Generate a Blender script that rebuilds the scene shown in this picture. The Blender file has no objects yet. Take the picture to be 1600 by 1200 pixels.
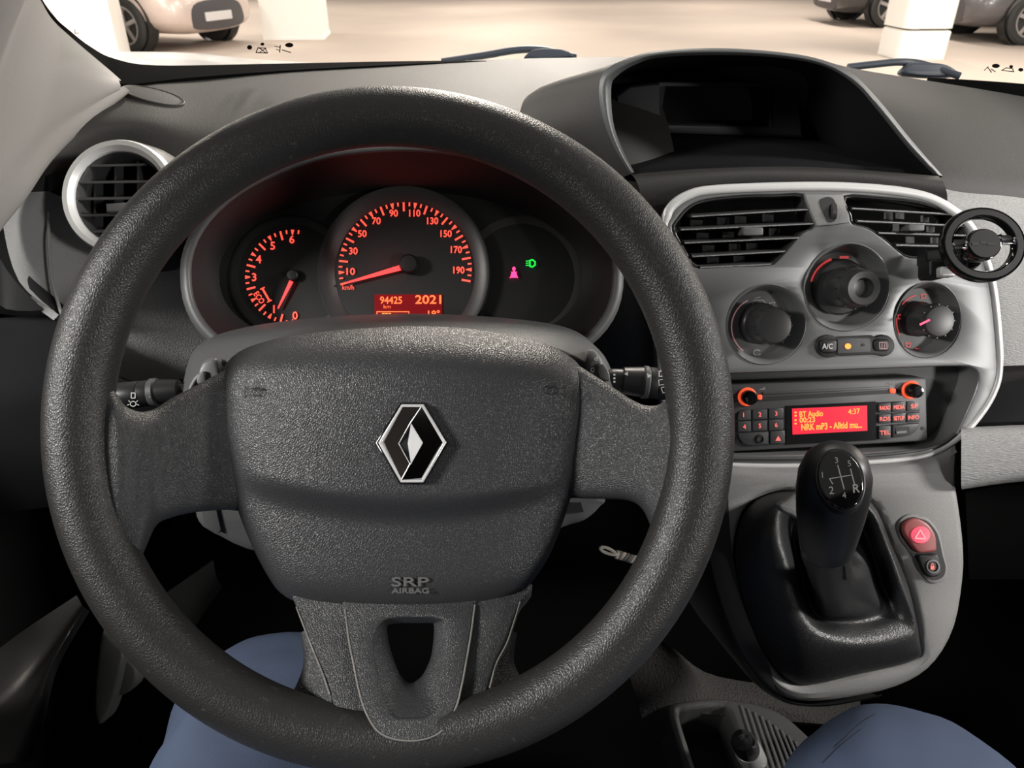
import bpy, bmesh, math, random
from mathutils import Vector, Matrix
from mathutils.geometry import tessellate_polygon

random.seed(4)
scene = bpy.context.scene
COL = scene.collection
R = math.radians

# ------------------------------------------------------------------ camera
CAM = Vector((0.0, 0.0, 1.30))
PITCH, YAW, FPX = R(30.0), R(3.0), 1200.0        # looking down, slightly right
FW = Vector((math.sin(YAW) * math.cos(PITCH), math.cos(YAW) * math.cos(PITCH), -math.sin(PITCH)))
RT = Vector((math.cos(YAW), -math.sin(YAW), 0.0))
UP = RT.cross(FW)
cd = bpy.data.cameras.new('camera')
cd.sensor_width = 36.0
cd.lens = 36.0 * FPX / 1600.0
cd.clip_start = 0.02
cd.clip_end = 200
cd.dof.use_dof = True
cd.dof.focus_distance = 0.55
cd.dof.aperture_fstop = 20.0
cam = bpy.data.objects.new('camera', cd)
COL.objects.link(cam)
cam.matrix_world = Matrix(((RT.x, UP.x, -FW.x, CAM.x), (RT.y, UP.y, -FW.y, CAM.y),
                           (RT.z, UP.z, -FW.z, CAM.z), (0, 0, 0, 1)))
scene.camera = cam

# ------------------------------------------------------------------ light
world = bpy.data.worlds.new('garage_air')
scene.world = world
world.use_nodes = True
bg = world.node_tree.nodes['Background']
bg.inputs[0].default_value = (1.0, 0.96, 0.92, 1)
bg.inputs[1].default_value = 0.26
scene.view_settings.view_transform = 'Standard'
scene.view_settings.look = 'None'
scene.view_settings.gamma = 1.0
scene.view_settings.use_curve_mapping = False
scene.view_settings.exposure = 0.2
scene.cycles.use_denoising = True


def tube_lamp(loc, power, size=(0.35, 2.4), color=(1.0, 0.90, 0.80), rot=(0, 0, 0)):
    ld = bpy.data.lights.new('ceiling_lamp', 'AREA')
    ld.shape = 'RECTANGLE'
    ld.size, ld.size_y = size
    ld.energy = power
    ld.color = color
    o = bpy.data.objects.new('ceiling_lamp', ld)
    COL.objects.link(o)
    o.location = loc
    o.rotation_euler = rot
    return o


# the garage's ceiling lamps: rows over the aisle ahead, one each side of the parked van
for yy in (4.0, 9.0, 14.0, 19.0):
    for xx in (-5.0, 0.5, 6.0):
        tube_lamp((xx, yy, 3.2), 300 if yy < 5 else 145)


def globe_lamp(loc, power, size=0.2, color=(1.0, 0.97, 0.93)):
    ld = bpy.data.lights.new('wall_lamp', 'POINT')
    ld.energy = power
    ld.color = color
    ld.shadow_soft_size = size
    o = bpy.data.objects.new('wall_lamp', ld)
    COL.objects.link(o)
    o.location = loc
    return o


globe_lamp((-2.2, -0.55, 2.25), 340, 0.3)             # outside the driver's window
globe_lamp((3.2, 0.0, 2.25), 470, 0.25)              # outside the passenger's window
globe_lamp((4.2, -3.6, 2.1), 420, 0.3)               # bay behind, to the right

# ------------------------------------------------------------------ pixel helpers (1600x1200 frame)


def ray(px, py):
    return FW + RT * ((px - 800.0) / FPX) + UP * ((600.0 - py) / FPX)


def P(px, py, d):                       # point at optical depth d
    return CAM + ray(px, py) * d


def PY(px, py, y):                      # point on the cross-car plane at forward distance y
    r = ray(px, py)
    return CAM + r * (y / r.y)


def PZ(px, py, z):                      # point at height z
    r = ray(px, py)
    return CAM + r * ((z - CAM.z) / r.z)


def proj(p):
    q = p - CAM
    d = q.dot(FW)
    return 800 + FPX * q.dot(RT) / d, 600 - FPX * q.dot(UP) / d, d


class Plane:
    def __init__(self, o, u, v):
        self.o = o.copy()
        self.u = u.normalized()
        n = self.u.cross(v)
        self.n = n.normalized()
        self.v = self.n.cross(self.u).normalized()

    def hit(self, px, py, h=0.0):
        r = ray(px, py)
        o = self.o + self.n * h
        return CAM + r * ((o - CAM).dot(self.n) / r.dot(self.n))

    def ab(self, px, py, h=0.0):
        q = self.hit(px, py, h) - self.o
        return (q.dot(self.u), q.dot(self.v))

    def w(self, a, b, h=0.0):
        return self.o + self.u * a + self.v * b + self.n * h

    def shifted(self, h):
        return Plane(self.o + self.n * h, self.u, self.v)


def facing(d):                           # plane square to the line of sight at depth d
    return Plane(P(800, 600, d), RT, UP)


def sloped(p_top, p_bot):                # plane across the car through a top and a bottom point
    return Plane(p_top, Vector((1, 0, 0)), p_top - p_bot)


# ------------------------------------------------------------------ materials
MATS = {}


def mat(name, color, rough=0.5, metal=0.0, grain=None, emit=0.0, spec=0.5, mottle=None, coat=0.0, ecol=None, anis=None):
    if name in MATS:
        return MATS[name]
    m = bpy.data.materials.new(name)
    m.use_nodes = True
    nt = m.node_tree
    b = nt.nodes['Principled BSDF']
    b.inputs['Base Color'].default_value = (*color, 1)
    b.inputs['Roughness'].default_value = rough
    b.inputs['Metallic'].default_value = metal
    b.inputs['Specular IOR Level'].default_value = spec
    b.inputs['Coat Weight'].default_value = coat
    b.inputs['Coat Roughness'].default_value = 0.05
    if emit:
        b.inputs['Emission Color'].default_value = (*(ecol or color), 1)
        b.inputs['Emission Strength'].default_value = emit
    tc = nt.nodes.new('ShaderNodeTexCoord')
    if grain:                            # (scale per metre, strength, kind, distance)
        sc_, st, kind, dist = grain
        if kind == 'leather':
            t = nt.nodes.new('ShaderNodeTexVoronoi')
            t.feature = 'DISTANCE_TO_EDGE'
            t.inputs['Scale'].default_value = sc_
            n2 = nt.nodes.new('ShaderNodeTexNoise')
            n2.inputs['Scale'].default_value = sc_ * 0.8
            mx = nt.nodes.new('ShaderNodeMix')
            mx.data_type = 'VECTOR'
            mx.inputs[0].default_value = 0.0016
            va = nt.nodes.new('ShaderNodeVectorMath')
            va.operation = 'MULTIPLY_ADD'
            va.inputs[1].default_value = (0.0009, 0.0009, 0.0009)
            nt.links.new(tc.outputs['Object'], n2.inputs['Vector'])
            nt.links.new(n2.outputs['Color'], va.inputs[0])
            nt.links.new(tc.outputs['Object'], va.inputs[2])
            nt.links.new(va.outputs[0], t.inputs['Vector'])
            nt.nodes.remove(mx)
            mr = nt.nodes.new('ShaderNodeMapRange')
            mr.inputs[1].default_value = 0.0
            mr.inputs[2].default_value = 0.35
            nt.links.new(t.outputs['Distance'], mr.inputs[0])
            h = mr.outputs[0]
        else:
            t = nt.nodes.new('ShaderNodeTexNoise')
            t.inputs['Scale'].default_value = sc_
            t.inputs['Detail'].default_value = 3.0
            if kind == 'brushed':        # fine diagonal hairlines
                mp = nt.nodes.new('ShaderNodeMapping')
                mp.inputs['Rotation'].default_value = (0.3, 0.9, 0.5)
                mp.inputs['Scale'].default_value = (0.16, 1.0, 1.0)
                nt.links.new(tc.outputs['Object'], mp.inputs['Vector'])
                nt.links.new(mp.outputs[0], t.inputs['Vector'])
            else:
                nt.links.new(tc.outputs['Object'], t.inputs['Vector'])
            h = t.outputs['Fac']
        bp = nt.nodes.new('ShaderNodeBump')
        bp.inputs['Strength'].default_value = st
        bp.inputs['Distance'].default_value = dist
        nt.links.new(h, bp.inputs['Height'])
        nt.links.new(bp.outputs[0], b.inputs['Normal'])
    if mottle:                           # (scale, second colour, low, high)
        sc_, c2, lo, hi = mottle
        t = nt.nodes.new('ShaderNodeTexNoise')
        t.inputs['Scale'].default_value = sc_
        t.inputs['Detail'].default_value = 6.0
        nt.links.new(tc.outputs['Object'], t.inputs['Vector'])
        cr_ = nt.nodes.new('ShaderNodeValToRGB')
        cr_.color_ramp.elements[0].position = lo
        cr_.color_ramp.elements[1].position = hi
        cr_.color_ramp.elements[0].color = (*color, 1)
        cr_.color_ramp.elements[1].color = (*c2, 1)
        nt.links.new(t.outputs['Fac'], cr_.inputs[0])
        nt.links.new(cr_.outputs[0], b.inputs['Base Color'])
    MATS[name] = m
    return m


def glass_mat(name, tint=(0.97, 0.98, 0.97), gloss=0.012):
    m = bpy.data.materials.new(name)
    m.use_nodes = True
    nt = m.node_tree
    nt.nodes.clear()
    o = nt.nodes.new('ShaderNodeOutputMaterial')
    mx = nt.nodes.new('ShaderNodeMixShader')
    tr = nt.nodes.new('ShaderNodeBsdfTransparent')
    tr.inputs[0].default_value = (*tint, 1)
    gl = nt.nodes.new('ShaderNodeBsdfGlossy')
    gl.inputs['Roughness'].default_value = 0.02
    mx.inputs[0].default_value = gloss
    nt.links.new(tr.outputs[0], mx.inputs[1])
    nt.links.new(gl.outputs[0], mx.inputs[2])
    nt.links.new(mx.outputs[0], o.inputs[0])
    MATS[name] = m
    return m


M_RIM = mat('rim_polyurethane', (0.017, 0.0165, 0.0162), 0.42, grain=(680, 0.30, 'leather', 0.0005), mottle=(230, (0.05, 0.047, 0.044), 0.64, 0.76))
M_PAD = mat('airbag_vinyl', (0.029, 0.030, 0.0325), 0.40, grain=(800, 0.36, 'leather', 0.0005))
M_SPOKE = mat('spoke_vinyl', (0.027, 0.028, 0.030), 0.45, grain=(900, 0.45, 'leather', 0.0005))
M_DASH = mat('dash_top_plastic', (0.037, 0.0348, 0.033), 0.6, grain=(900, 0.35, 'noise', 0.0006), spec=0.4)
M_FACE = mat('dash_face_plastic', (0.34, 0.34, 0.335), 0.5, grain=(1300, 0.9, 'brushed', 0.0014))
M_DKFACE = mat('dark_dash_plastic', (0.045, 0.045, 0.046), 0.55, grain=(900, 0.35, 'noise', 0.0006))
M_FASCIA = mat('satin_grey_fascia', (0.19, 0.194, 0.196), 0.34, 0.25)
M_CONSOLE = mat('console_grey_plastic', (0.23, 0.227, 0.222), 0.5, grain=(1100, 0.4, 'noise', 0.0006))
M_SILVER = mat('silver_paint', (0.72, 0.72, 0.71), 0.35, 0.2)
M_BLACK = mat('black_plastic', (0.012, 0.012, 0.013), 0.45)
M_GLOSSBLK = mat('gloss_black_plastic', (0.006, 0.006, 0.007), 0.08, coat=0.3)
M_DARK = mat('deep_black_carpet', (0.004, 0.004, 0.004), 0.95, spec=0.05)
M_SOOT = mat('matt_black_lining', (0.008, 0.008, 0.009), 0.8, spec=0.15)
M_CHROME = mat('chrome', (0.82, 0.82, 0.83), 0.08, 1.0)
M_SHROUD = mat('column_shroud_plastic', (0.075, 0.077, 0.078), 0.45, grain=(1200, 0.25, 'noise', 0.0005))
M_SLAT = mat('vent_slat_plastic', (0.045, 0.045, 0.046), 0.3)
M_FRIT = mat('black_ceramic_border', (0.002, 0.002, 0.002), 0.9, spec=0.03)
M_STALK = mat('stalk_black', (0.016, 0.016, 0.017), 0.4)
M_MARK = mat('white_print', (0.62, 0.62, 0.60), 0.6)
M_GREYMARK = mat('grey_print', (0.22, 0.22, 0.22), 0.5)
M_RED = mat('red_backlit_print', (0.9, 0.10, 0.07), 0.5, emit=1.15, ecol=(1.0, 0.085, 0.055))
M_NEEDLE = mat('red_needle', (0.9, 0.06, 0.06), 0.5, emit=1.0, ecol=(1.0, 0.06, 0.06))
M_DIMRED = mat('dim_red_print', (0.6, 0.12, 0.12), 0.5, emit=0.32, ecol=(1.0, 0.12, 0.12))
M_AMBER = mat('amber_digits', (1.0, 0.35, 0.06), 0.5, emit=1.1, ecol=(1.0, 0.27, 0.04))
M_LCD = mat('red_display', (0.5, 0.01, 0.02), 0.3, emit=0.72, ecol=(0.92, 0.022, 0.055))
M_LCDDIM = mat('dim_red_display', (0.12, 0.003, 0.006), 0.3, emit=0.12, ecol=(1.0, 0.02, 0.03))
M_PINK = mat('pink_warning_lamp', (1.0, 0.1, 0.25), 0.5, emit=2.2, ecol=(1.0, 0.03, 0.16))
M_GREEN = mat('green_indicator', (0.02, 0.8, 0.08), 0.5, emit=0.9, ecol=(0.01, 0.75, 0.06))
M_ORANGE = mat('orange_lamp', (1.0, 0.3, 0.05), 0.5, emit=1.4, ecol=(1.0, 0.22, 0.03))
M_PILLAR = mat('pillar_trim_beige', (0.30, 0.282, 0.268), 0.7, grain=(1200, 0.2, 'noise', 0.0006), spec=0.3)
M_CLOTH = mat('blue_trouser_cloth', (0.062, 0.083, 0.135), 0.85, grain=(1600, 0.3, 'noise', 0.0006), spec=0.2)
M_BOOT = mat('gaiter_leatherette', (0.017, 0.017, 0.018), 0.36, grain=(800, 0.3, 'leather', 0.0005), spec=0.6)
M_KNOB = mat('knob_soft_black', (0.014, 0.014, 0.015), 0.42)
M_CONC = mat('garage_concrete', (0.50, 0.42, 0.36), 0.75, mottle=(0.35, (0.40, 0.335, 0.29), 0.35, 0.7))
M_WHITE = mat('white_paint', (0.88, 0.86, 0.81), 0.7)
M_SATIN = mat('satin_chrome', (0.82, 0.82, 0.82), 0.28, 0.45)
M_WIPER = mat('wiper_dark_blue', (0.035, 0.042, 0.055), 0.5)
M_HAZ = mat('hazard_red', (0.36, 0.085, 0.085), 0.45)
M_HAZLIT = mat('hazard_centre', (0.75, 0.10, 0.16), 0.4, emit=0.42, ecol=(0.9, 0.08, 0.14))
M_TAN = mat('tray_grey', (0.048, 0.048, 0.047), 0.6, grain=(900, 0.35, 'noise', 0.0006))
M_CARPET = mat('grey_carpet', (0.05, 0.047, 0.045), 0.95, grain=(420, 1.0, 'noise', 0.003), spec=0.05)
M_CORD = mat('cord_cotton', (0.55, 0.50, 0.43), 0.9)
M_GLASS = glass_mat('windscreen_glass')
M_LENS = glass_mat('cluster_lens', (0.95, 0.95, 0.95), 0.015)
M_BONNET = mat('white_bonnet_paint', (0.55, 0.54, 0.52), 0.3, coat=0.4)
M_TYRE = mat('tyre_rubber', (0.03, 0.029, 0.028), 0.8)
M_ALLOY = mat('alloy_wheel', (0.45, 0.43, 0.42), 0.35, 0.6)

# ------------------------------------------------------------------ object helpers


def thing(name, label, cat, loc=(0, 0, 0), group=None, kind=None):
    o = bpy.data.objects.new(name, None)
    o.empty_display_size = 0.02
    o.location = loc
    COL.objects.link(o)
    o['label'] = label
    o['category'] = cat
    if group:
        o['group'] = group
    if kind:
        o['kind'] = kind
    return o


def tag(o, label=None, cat=None, group=None, kind=None):
    if label:
        o['label'] = label
    if cat:
        o['category'] = cat
    if group:
        o['group'] = group
    if kind:
        o['kind'] = kind
    return o


def wloc(o):
    v = Vector(o.location)
    while o.parent:
        o = o.parent
        v += Vector(o.location)
    return v


def link(name, me, m, parent=None, label=None, smooth=35.0):
    """mesh in world coordinates -> object whose origin is its own middle bottom"""
    if me.polygons:
        me.polygons.foreach_set('use_smooth', [True] * len(me.polygons))
        if smooth is not None and smooth < 180:
            me.set_sharp_from_angle(angle=R(smooth))
    if m is not None and not me.materials:
        me.materials.append(m)
    xs = [v.co for v in me.vertices]
    lo = Vector((min(v.x for v in xs), min(v.y for v in xs), min(v.z for v in xs)))
    hi = Vector((max(v.x for v in xs), max(v.y for v in xs), max(v.z for v in xs)))
    c = Vector(((lo.x + hi.x) / 2, (lo.y + hi.y) / 2, lo.z))
    me.transform(Matrix.Translation(-c))
    o = bpy.data.objects.new(name, me)
    o.location = c - (wloc(parent) if parent else Vector())
    if parent:
        o.parent = parent
    COL.objects.link(o)
    if label:
        o['label'] = label
    return o


def mesh(name, verts, faces):
    me = bpy.data.meshes.new(name)
    me.from_pydata([tuple(v) for v in verts], [], faces)
    me.update()
    return me


def recalc(me):
    bm = bmesh.new()
    bm.from_mesh(me)
    bmesh.ops.remove_doubles(bm, verts=bm.verts, dist=1e-6)
    bmesh.ops.recalc_face_normals(bm, faces=bm.faces)
    bm.to_mesh(me)
    bm.free()


def cr(pts, n=6, closed=False):
    """Catmull-Rom through points of any dimension"""
    k = len(pts)
    if n <= 1:
        return [tuple(p) for p in pts]
    out = []
    segs = k if closed else k - 1
    for i in range(segs):
        def g(j):
            return pts[j % k] if closed else pts[max(0, min(k - 1, j))]
        p0, p1, p2, p3 = g(i - 1), g(i), g(i + 1), g(i + 2)
        for s in range(n):
            t = s / n
            out.append(tuple(0.5 * ((2 * b) + (-a + c) * t + (2 * a - 5 * b + 4 * c - d) * t * t + (-a + 3 * b - 3 * c + d) * t ** 3)
                             for a, b, c, d in zip(p0, p1, p2, p3)))
    if not closed:
        out.append(tuple(pts[-1]))
    return out


def resample(pts, n, closed=True):
    pts = [Vector(p) for p in pts]
    if closed:
        pts = pts + [pts[0]]
    L = [0.0]
    for a, b in zip(pts, pts[1:]):
        L.append(L[-1] + (b - a).length)
    out, j = [], 0
    m = n if closed else n - 1
    for i in range(n):
        t = L[-1] * i / m
        while j < len(L) - 2 and L[j + 1] < t:
            j += 1
        f = (t - L[j]) / max(1e-9, L[j + 1] - L[j])
        out.append(pts[j].lerp(pts[j + 1], min(1, f)))
    return out


def area2(p):
    return sum(a[0] * b[1] - b[0] * a[1] for a, b in zip(p, p[1:] + p[:1]))


def inset(loop, t):
    """shift a closed CCW 2-D loop inward by t (holes given CW shift outward)"""
    n = len(loop)
    out = []
    for i in range(n):
        p, a, b = Vector(loop[i]), Vector(loop[i - 1]), Vector(loop[(i + 1) % n])
        e1, e2 = (p - a), (b - p)
        if e1.length < 1e-9 or e2.length < 1e-9:
            out.append(tuple(p))
            continue
        e1.normalize()
        e2.normalize()
        n1, n2 = Vector((-e1.y, e1.x)), Vector((-e2.y, e2.x))
        m = n1 + n2
        if m.length < 0.2:
            m = n1
        m.normalize()
        c = max(0.5, m.dot(n1))
        q = p + m * (t / c)
        out.append((q.x, q.y))
    return out


def plate_ab(name, loops, pl, t0, t1, m, parent=None, bevel=0.0, label=None, steps=3, smooth=30.0):
    """solid plate on plane pl between heights t0 (back) and t1 (front); loops[0] outer, rest holes (plane coords)"""
    L = []
    for i, lp in enumerate(loops):
        lp = [tuple(p) for p in lp]
        q = [lp[0]]
        for p in lp[1:]:
            if (Vector(p) - Vector(q[-1])).length > 1e-6:
                q.append(p)
        if (Vector(q[0]) - Vector(q[-1])).length < 1e-6:
            q.pop()
        a = area2(q)
        if (i == 0 and a < 0) or (i > 0 and a > 0):
            q.reverse()
        L.append(q)
    verts, faces = [], []
    rings = []          # per loop list of rings of vertex indices
    levels = [(0.0, t0)]
    if bevel > 0:
        for k in range(steps + 1):
            a = math.pi / 2 * k / steps
            levels.append((bevel * (1 - math.cos(a)), t1 - bevel + bevel * math.sin(a)))
    else:
        levels.append((0.0, t1))
    capf = []
    for lp in L:
        rr = []
        for off, h in levels:
            q = inset(lp, off) if off > 0 else lp
            base = len(verts)
            verts += [pl.w(x, y, h) for x, y in q]
            rr.append(list(range(base, base + len(q))))
        for r0, r1 in zip(rr, rr[1:]):
            n = len(r0)
            for i in range(n):
                faces.append((r0[i], r0[(i + 1) % n], r1[(i + 1) % n], r1[i]))
        rings.append(rr)
    for which, flip in ((-1, False), (0, True)):
        idx, polys = [], []
        for lp, rr in zip(L, rings):
            idx += rr[which]
            off = levels[which][0]
            q = inset(lp, off) if off > 0 else lp
            polys.append([Vector((x, y, 0)) for x, y in q])
        for tri in tessellate_polygon(polys):
            f = [idx[i] for i in tri]
            a, b, c = (verts[i] for i in f)
            nn = (b - a).cross(c - a)
            if (nn.dot(pl.n) < 0) != flip:
                f.reverse()
            faces.append(tuple(f))
    me = mesh(name, verts, faces)
    recalc(me)
    return link(name, me, m, parent, label, smooth)


def plate(name, outline, pl, t0, t1, m, parent=None, holes=(), sm=1, bevel=0.0, label=None, href=None):
    """outline and holes in photo pixels, taken on the plate's front face"""
    h = t1 if href is None else href
    loops = []
    for lp in [outline] + list(holes):
        q = cr(lp, sm, True) if sm > 1 else lp
        loops.append([pl.ab(x, y, h) for x, y in q])
    return plate_ab(name, loops, pl, t0, t1, m, parent, bevel, label)


def circ(cx, cy, rx, ry=None, n=40, a0=0, a1=360):
    ry = rx if ry is None else ry
    full = abs(a1 - a0 - 360) < 1e-6
    k = n if full else n - 1
    return [(cx + rx * math.cos(R(a0 + (a1 - a0) * i / k)), cy + ry * math.sin(R(a0 + (a1 - a0) * i / k))) for i in range(n)]


def rrect(x0, y0, x1, y1, r, n=5):
    out = []
    for cx, cy, a in ((x1 - r, y1 - r, 0), (x0 + r, y1 - r, 90), (x0 + r, y0 + r, 180), (x1 - r, y0 + r, 270)):
        out += circ(cx, cy, r, r, n, a, a + 90)
    return out


def grid_mesh(name, rows, close_u=False, close_v=False):
    nr, nc = len(rows), len(rows[0])
    verts = [p for r in rows for p in r]
    faces = []
    for i in range(nr if close_v else nr - 1):
        for j in range(nc if close_u else nc - 1):
            a, b = i * nc + j, i * nc + (j + 1) % nc
            c, d = ((i + 1) % nr) * nc + (j + 1) % nc, ((i + 1) % nr) * nc + j
            faces.append((a, b, c, d))
    return verts, faces


def loft(name, rows, m, parent=None, nu=6, nv=6, close_u=False, label=None, thick=0.0, caps=False, smooth=60.0, toward=True):
    """rows: equal-length lists of 3-D points, smoothed both ways"""
    rows = [cr([tuple(p) for p in r], nu, close_u) for r in rows]
    cols = list(zip(*rows))
    cols = [cr(list(c), nv, False) for c in cols]
    rows = [[Vector(p) for p in r] for r in zip(*cols)]
    verts, faces = grid_mesh(name, rows, close_u)
    if caps:
        nc = len(rows[0])
        faces.append(tuple(range(nc)))
        faces.append(tuple(range((len(rows) - 1) * nc, len(rows) * nc)))
    me = mesh(name, verts, faces)
    recalc(me)
    if toward and not caps:              # open sheet: make it face the cabin
        s = 0.0
        for p in me.polygons:
            s += p.area * p.normal.dot(CAM - p.center)
        if s < 0:
            me.flip_normals()
    if thick:
        bm = bmesh.new()
        bm.from_mesh(me)
        bmesh.ops.solidify(bm, geom=bm.faces[:], thickness=thick)
        bm.to_mesh(me)
        bm.free()
    return link(name, me, m, parent, label, smooth)


def tube(name, pts, rad, m, parent=None, seg=12, closed=False, sm=6, label=None, flat=None, smooth=60.0, upv=None):
    """sweep an ellipse along a path; rad scalar or list; flat=(a,b) scale across / along upv"""
    pts = [Vector(p) for p in pts]
    rr = rad if isinstance(rad, (list, tuple)) else [rad] * len(pts)
    q = cr([(*p, r) for p, r in zip(pts, rr)], sm, closed)
    c = [Vector(p[:3]) for p in q]
    rads = [p[3] for p in q]
    n = len(c)
    fa, fb = flat or (1, 1)
    rows = []
    ref = upv or (CAM - c[0]).normalized()
    for i in range(n):
        t = (c[(i + 1) % n] - c[i - 1]) if closed else (c[min(n - 1, i + 1)] - c[max(0, i - 1)])
        t.normalize()
        if upv:
            b = upv - t * upv.dot(t)
        else:
            b = ref - t * ref.dot(t)
        b.normalize()
        ref = b
        a = t.cross(b)
        rows.append([c[i] + (a * math.cos(2 * math.pi * k / seg) * fa + b * math.sin(2 * math.pi * k / seg) * fb) * rads[i] for k in range(seg)])
    verts, faces = grid_mesh(name, rows, True, closed)
    if not closed:
        faces.append(tuple(range(seg)))
        faces.append(tuple(range((n - 1) * seg, n * seg)))
    me = mesh(name, verts, faces)
    recalc(me)
    return link(name, me, m, parent, label, smooth)


def lathe(name, prof, o, ax, m, parent=None, seg=40, label=None, smooth=35.0, ell=None):
    """profile [(radius, height)] turned about axis ax at o"""
    ax = ax.normalized()
    e1 = ax.orthogonal().normalized()
    if abs(ax.dot(Vector((1, 0, 0)))) < 0.9:
        e1 = (Vector((1, 0, 0)) - ax * ax.x).normalized()
    e2 = ax.cross(e1)
    verts, faces = [], []
    ea, eb = ell or (1, 1)
    idx = []
    for r, h in prof:
        if r < 1e-6:
            verts.append(o + ax * h)
            idx.append([len(verts) - 1] * seg)
        else:
            b = len(verts)
            for k in range(seg):
                a = 2 * math.pi * k / seg
                verts.append(o + ax * h + e1 * (r * math.cos(a) * ea) + e2 * (r * math.sin(a) * eb))
            idx.append(list(range(b, b + seg)))
    for r0, r1 in zip(idx, idx[1:]):
        for k in range(seg):
            f = []
            for v in (r0[k], r0[(k + 1) % seg], r1[(k + 1) % seg], r1[k]):
                if v not in f:
                    f.append(v)
            if len(f) > 2:
                faces.append(tuple(f))
    me = mesh(name, verts, faces)
    recalc(me)
    return link(name, me, m, parent, label, smooth)


def bar(name, a, b, wv, tv, m, parent=None, bevel=0.0, label=None):
    """box from a to b with half-width vector wv and half-thickness vector tv"""
    vs = []
    for e in (a, b):
        for s, t in ((-1, -1), (1, -1), (1, 1), (-1, 1)):
            vs.append(e + wv * s + tv * t)
    me = mesh(name, vs, [(0, 1, 2, 3), (4, 5, 6, 7), (0, 1, 5, 4), (1, 2, 6, 5), (2, 3, 7, 6), (3, 0, 4, 7)])
    bm = bmesh.new()
    bm.from_mesh(me)
    if bevel:
        bmesh.ops.bevel(bm, geom=bm.edges[:], offset=bevel, segments=2, affect='EDGES', profile=0.5)
    bmesh.ops.recalc_face_normals(bm, faces=bm.faces)
    bm.to_mesh(me)
    bm.free()
    return link(name, me, m, parent, label, 40)


_GL = {}


def glyphs(s):
    if s not in _GL:
        cu = bpy.data.curves.new('lettering', 'FONT')
        cu.body = s
        cu.size = 1.0
        cu.resolution_u = 3
        ob = bpy.data.objects.new('lettering', cu)
        COL.objects.link(ob)
        bpy.context.view_layer.update()
        dg = bpy.context.evaluated_depsgraph_get()
        me = bpy.data.meshes.new_from_object(ob.evaluated_get(dg))
        bpy.data.objects.remove(ob)
        bpy.data.curves.remove(cu)
        vs = [(v.co.x, v.co.y) for v in me.vertices]
        fs = [tuple(p.vertices) for p in me.polygons]
        bpy.data.meshes.remove(me)
        x0, x1 = min(v[0] for v in vs), max(v[0] for v in vs)
        y0, y1 = min(v[1] for v in vs), max(v[1] for v in vs)
        _GL[s] = ([((x - (x0 + x1) / 2), (y - (y0 + y1) / 2)) for x, y in vs], fs, x1 - x0, y1 - y0)
    return _GL[s]


class Print:
    """flat print gathered on one plane: lettering, tick marks and symbols, built as one thin mesh"""

    def __init__(self, pl, h=0.0004):
        self.pl, self.h, self.v, self.f = pl, h, [], []

    def text(self, s, px, py, hpx, wpx=None, rot=0.0, bold=0.0):
        vs, fs, w, hh = glyphs(s)
        sy = hpx / hh
        sx = sy if wpx is None else wpx / w
        c, s_ = math.cos(R(rot)), math.sin(R(rot))
        shifts = [(0, 0)] if not bold else [(-bold, 0), (bold, 0), (0, bold), (0, -bold)]
        for k, (dx, dy) in enumerate(shifts):
            b = len(self.v)
            for x, y in vs:
                X, Y = x * sx + dx, y * sy + dy
                q = self.pl.hit(px + X * c - Y * s_, py - (X * s_ + Y * c), self.h)
                self.v.append(q + self.pl.n * (0.00002 * k))
            self.f += [tuple(i + b for i in f) for f in fs]
        return self

    def poly(self, pts):
        b = len(self.v)
        self.v += [self.pl.hit(x, y, self.h) for x, y in pts]
        for tri in tessellate_polygon([[Vector((x, y, 0)) for x, y in pts]]):
            self.f.append(tuple(b + i for i in tri))
        return self

    def line(self, pts, w, closed=False):
        pts = [Vector(p) for p in pts]
        if closed:
            pts.append(pts[0])
        for a, b in zip(pts, pts[1:]):
            d = b - a
            if d.length < 1e-6:
                continue
            d.normalize()
            n = Vector((-d.y, d.x)) * (w / 2)
            a2, b2 = a - d * (w * 0.3), b + d * (w * 0.3)
            self.poly([tuple(a2 + n), tuple(b2 + n), tuple(b2 - n), tuple(a2 - n)])
        return self

    def build(self, name, m, parent, label=None):
        me = mesh(name, self.v, self.f)
        bm = bmesh.new()
        bm.from_mesh(me)
        for f in bm.faces:
            f.normal_update()
            if f.normal.dot(self.pl.n) < 0:
                f.normal_flip()
        bm.to_mesh(me)
        bm.free()
        return link(name, me, m, parent, label, None)


def surface_at(o, px, py):
    """where the sight line through a pixel meets an object's surface, and the normal there"""
    from mathutils.bvhtree import BVHTree
    off = wloc(o)
    t_ = BVHTree.FromPolygons([v.co + off for v in o.data.vertices], [tuple(p.vertices) for p in o.data.polygons])
    hit, n, _, _ = t_.ray_cast(CAM, ray(px, py).normalized())
    if n.dot(CAM - hit) < 0:
        n = -n
    return hit, n


def copy_part(o, parent, offset):
    c = o.copy()
    COL.objects.link(c)
    c.parent = parent
    c.location = Vector(o.location) + offset
    return c

# ================================================================== THE GARAGE
def slab(name, x0, x1, y0, y1, z0, z1, m, bevel=0.0, parent=None):
    return bar(name, Vector((x0, (y0 + y1) / 2, (z0 + z1) / 2)), Vector((x1, (y0 + y1) / 2, (z0 + z1) / 2)),
               Vector((0, (y1 - y0) / 2, 0)), Vector((0, 0, (z1 - z0) / 2)), m, parent, bevel)


fl = slab('floor', -30, 34, -8, 46, -0.2, 0.0, M_CONC)
tag(fl, 'beige concrete floor of the parking garage', 'floor', kind='structure')
bw = slab('wall_back', -30, 34, 45, 45.3, 0.0, 4.0, M_CONC)
tag(bw, 'far concrete wall of the parking garage', 'wall', kind='structure')


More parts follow.
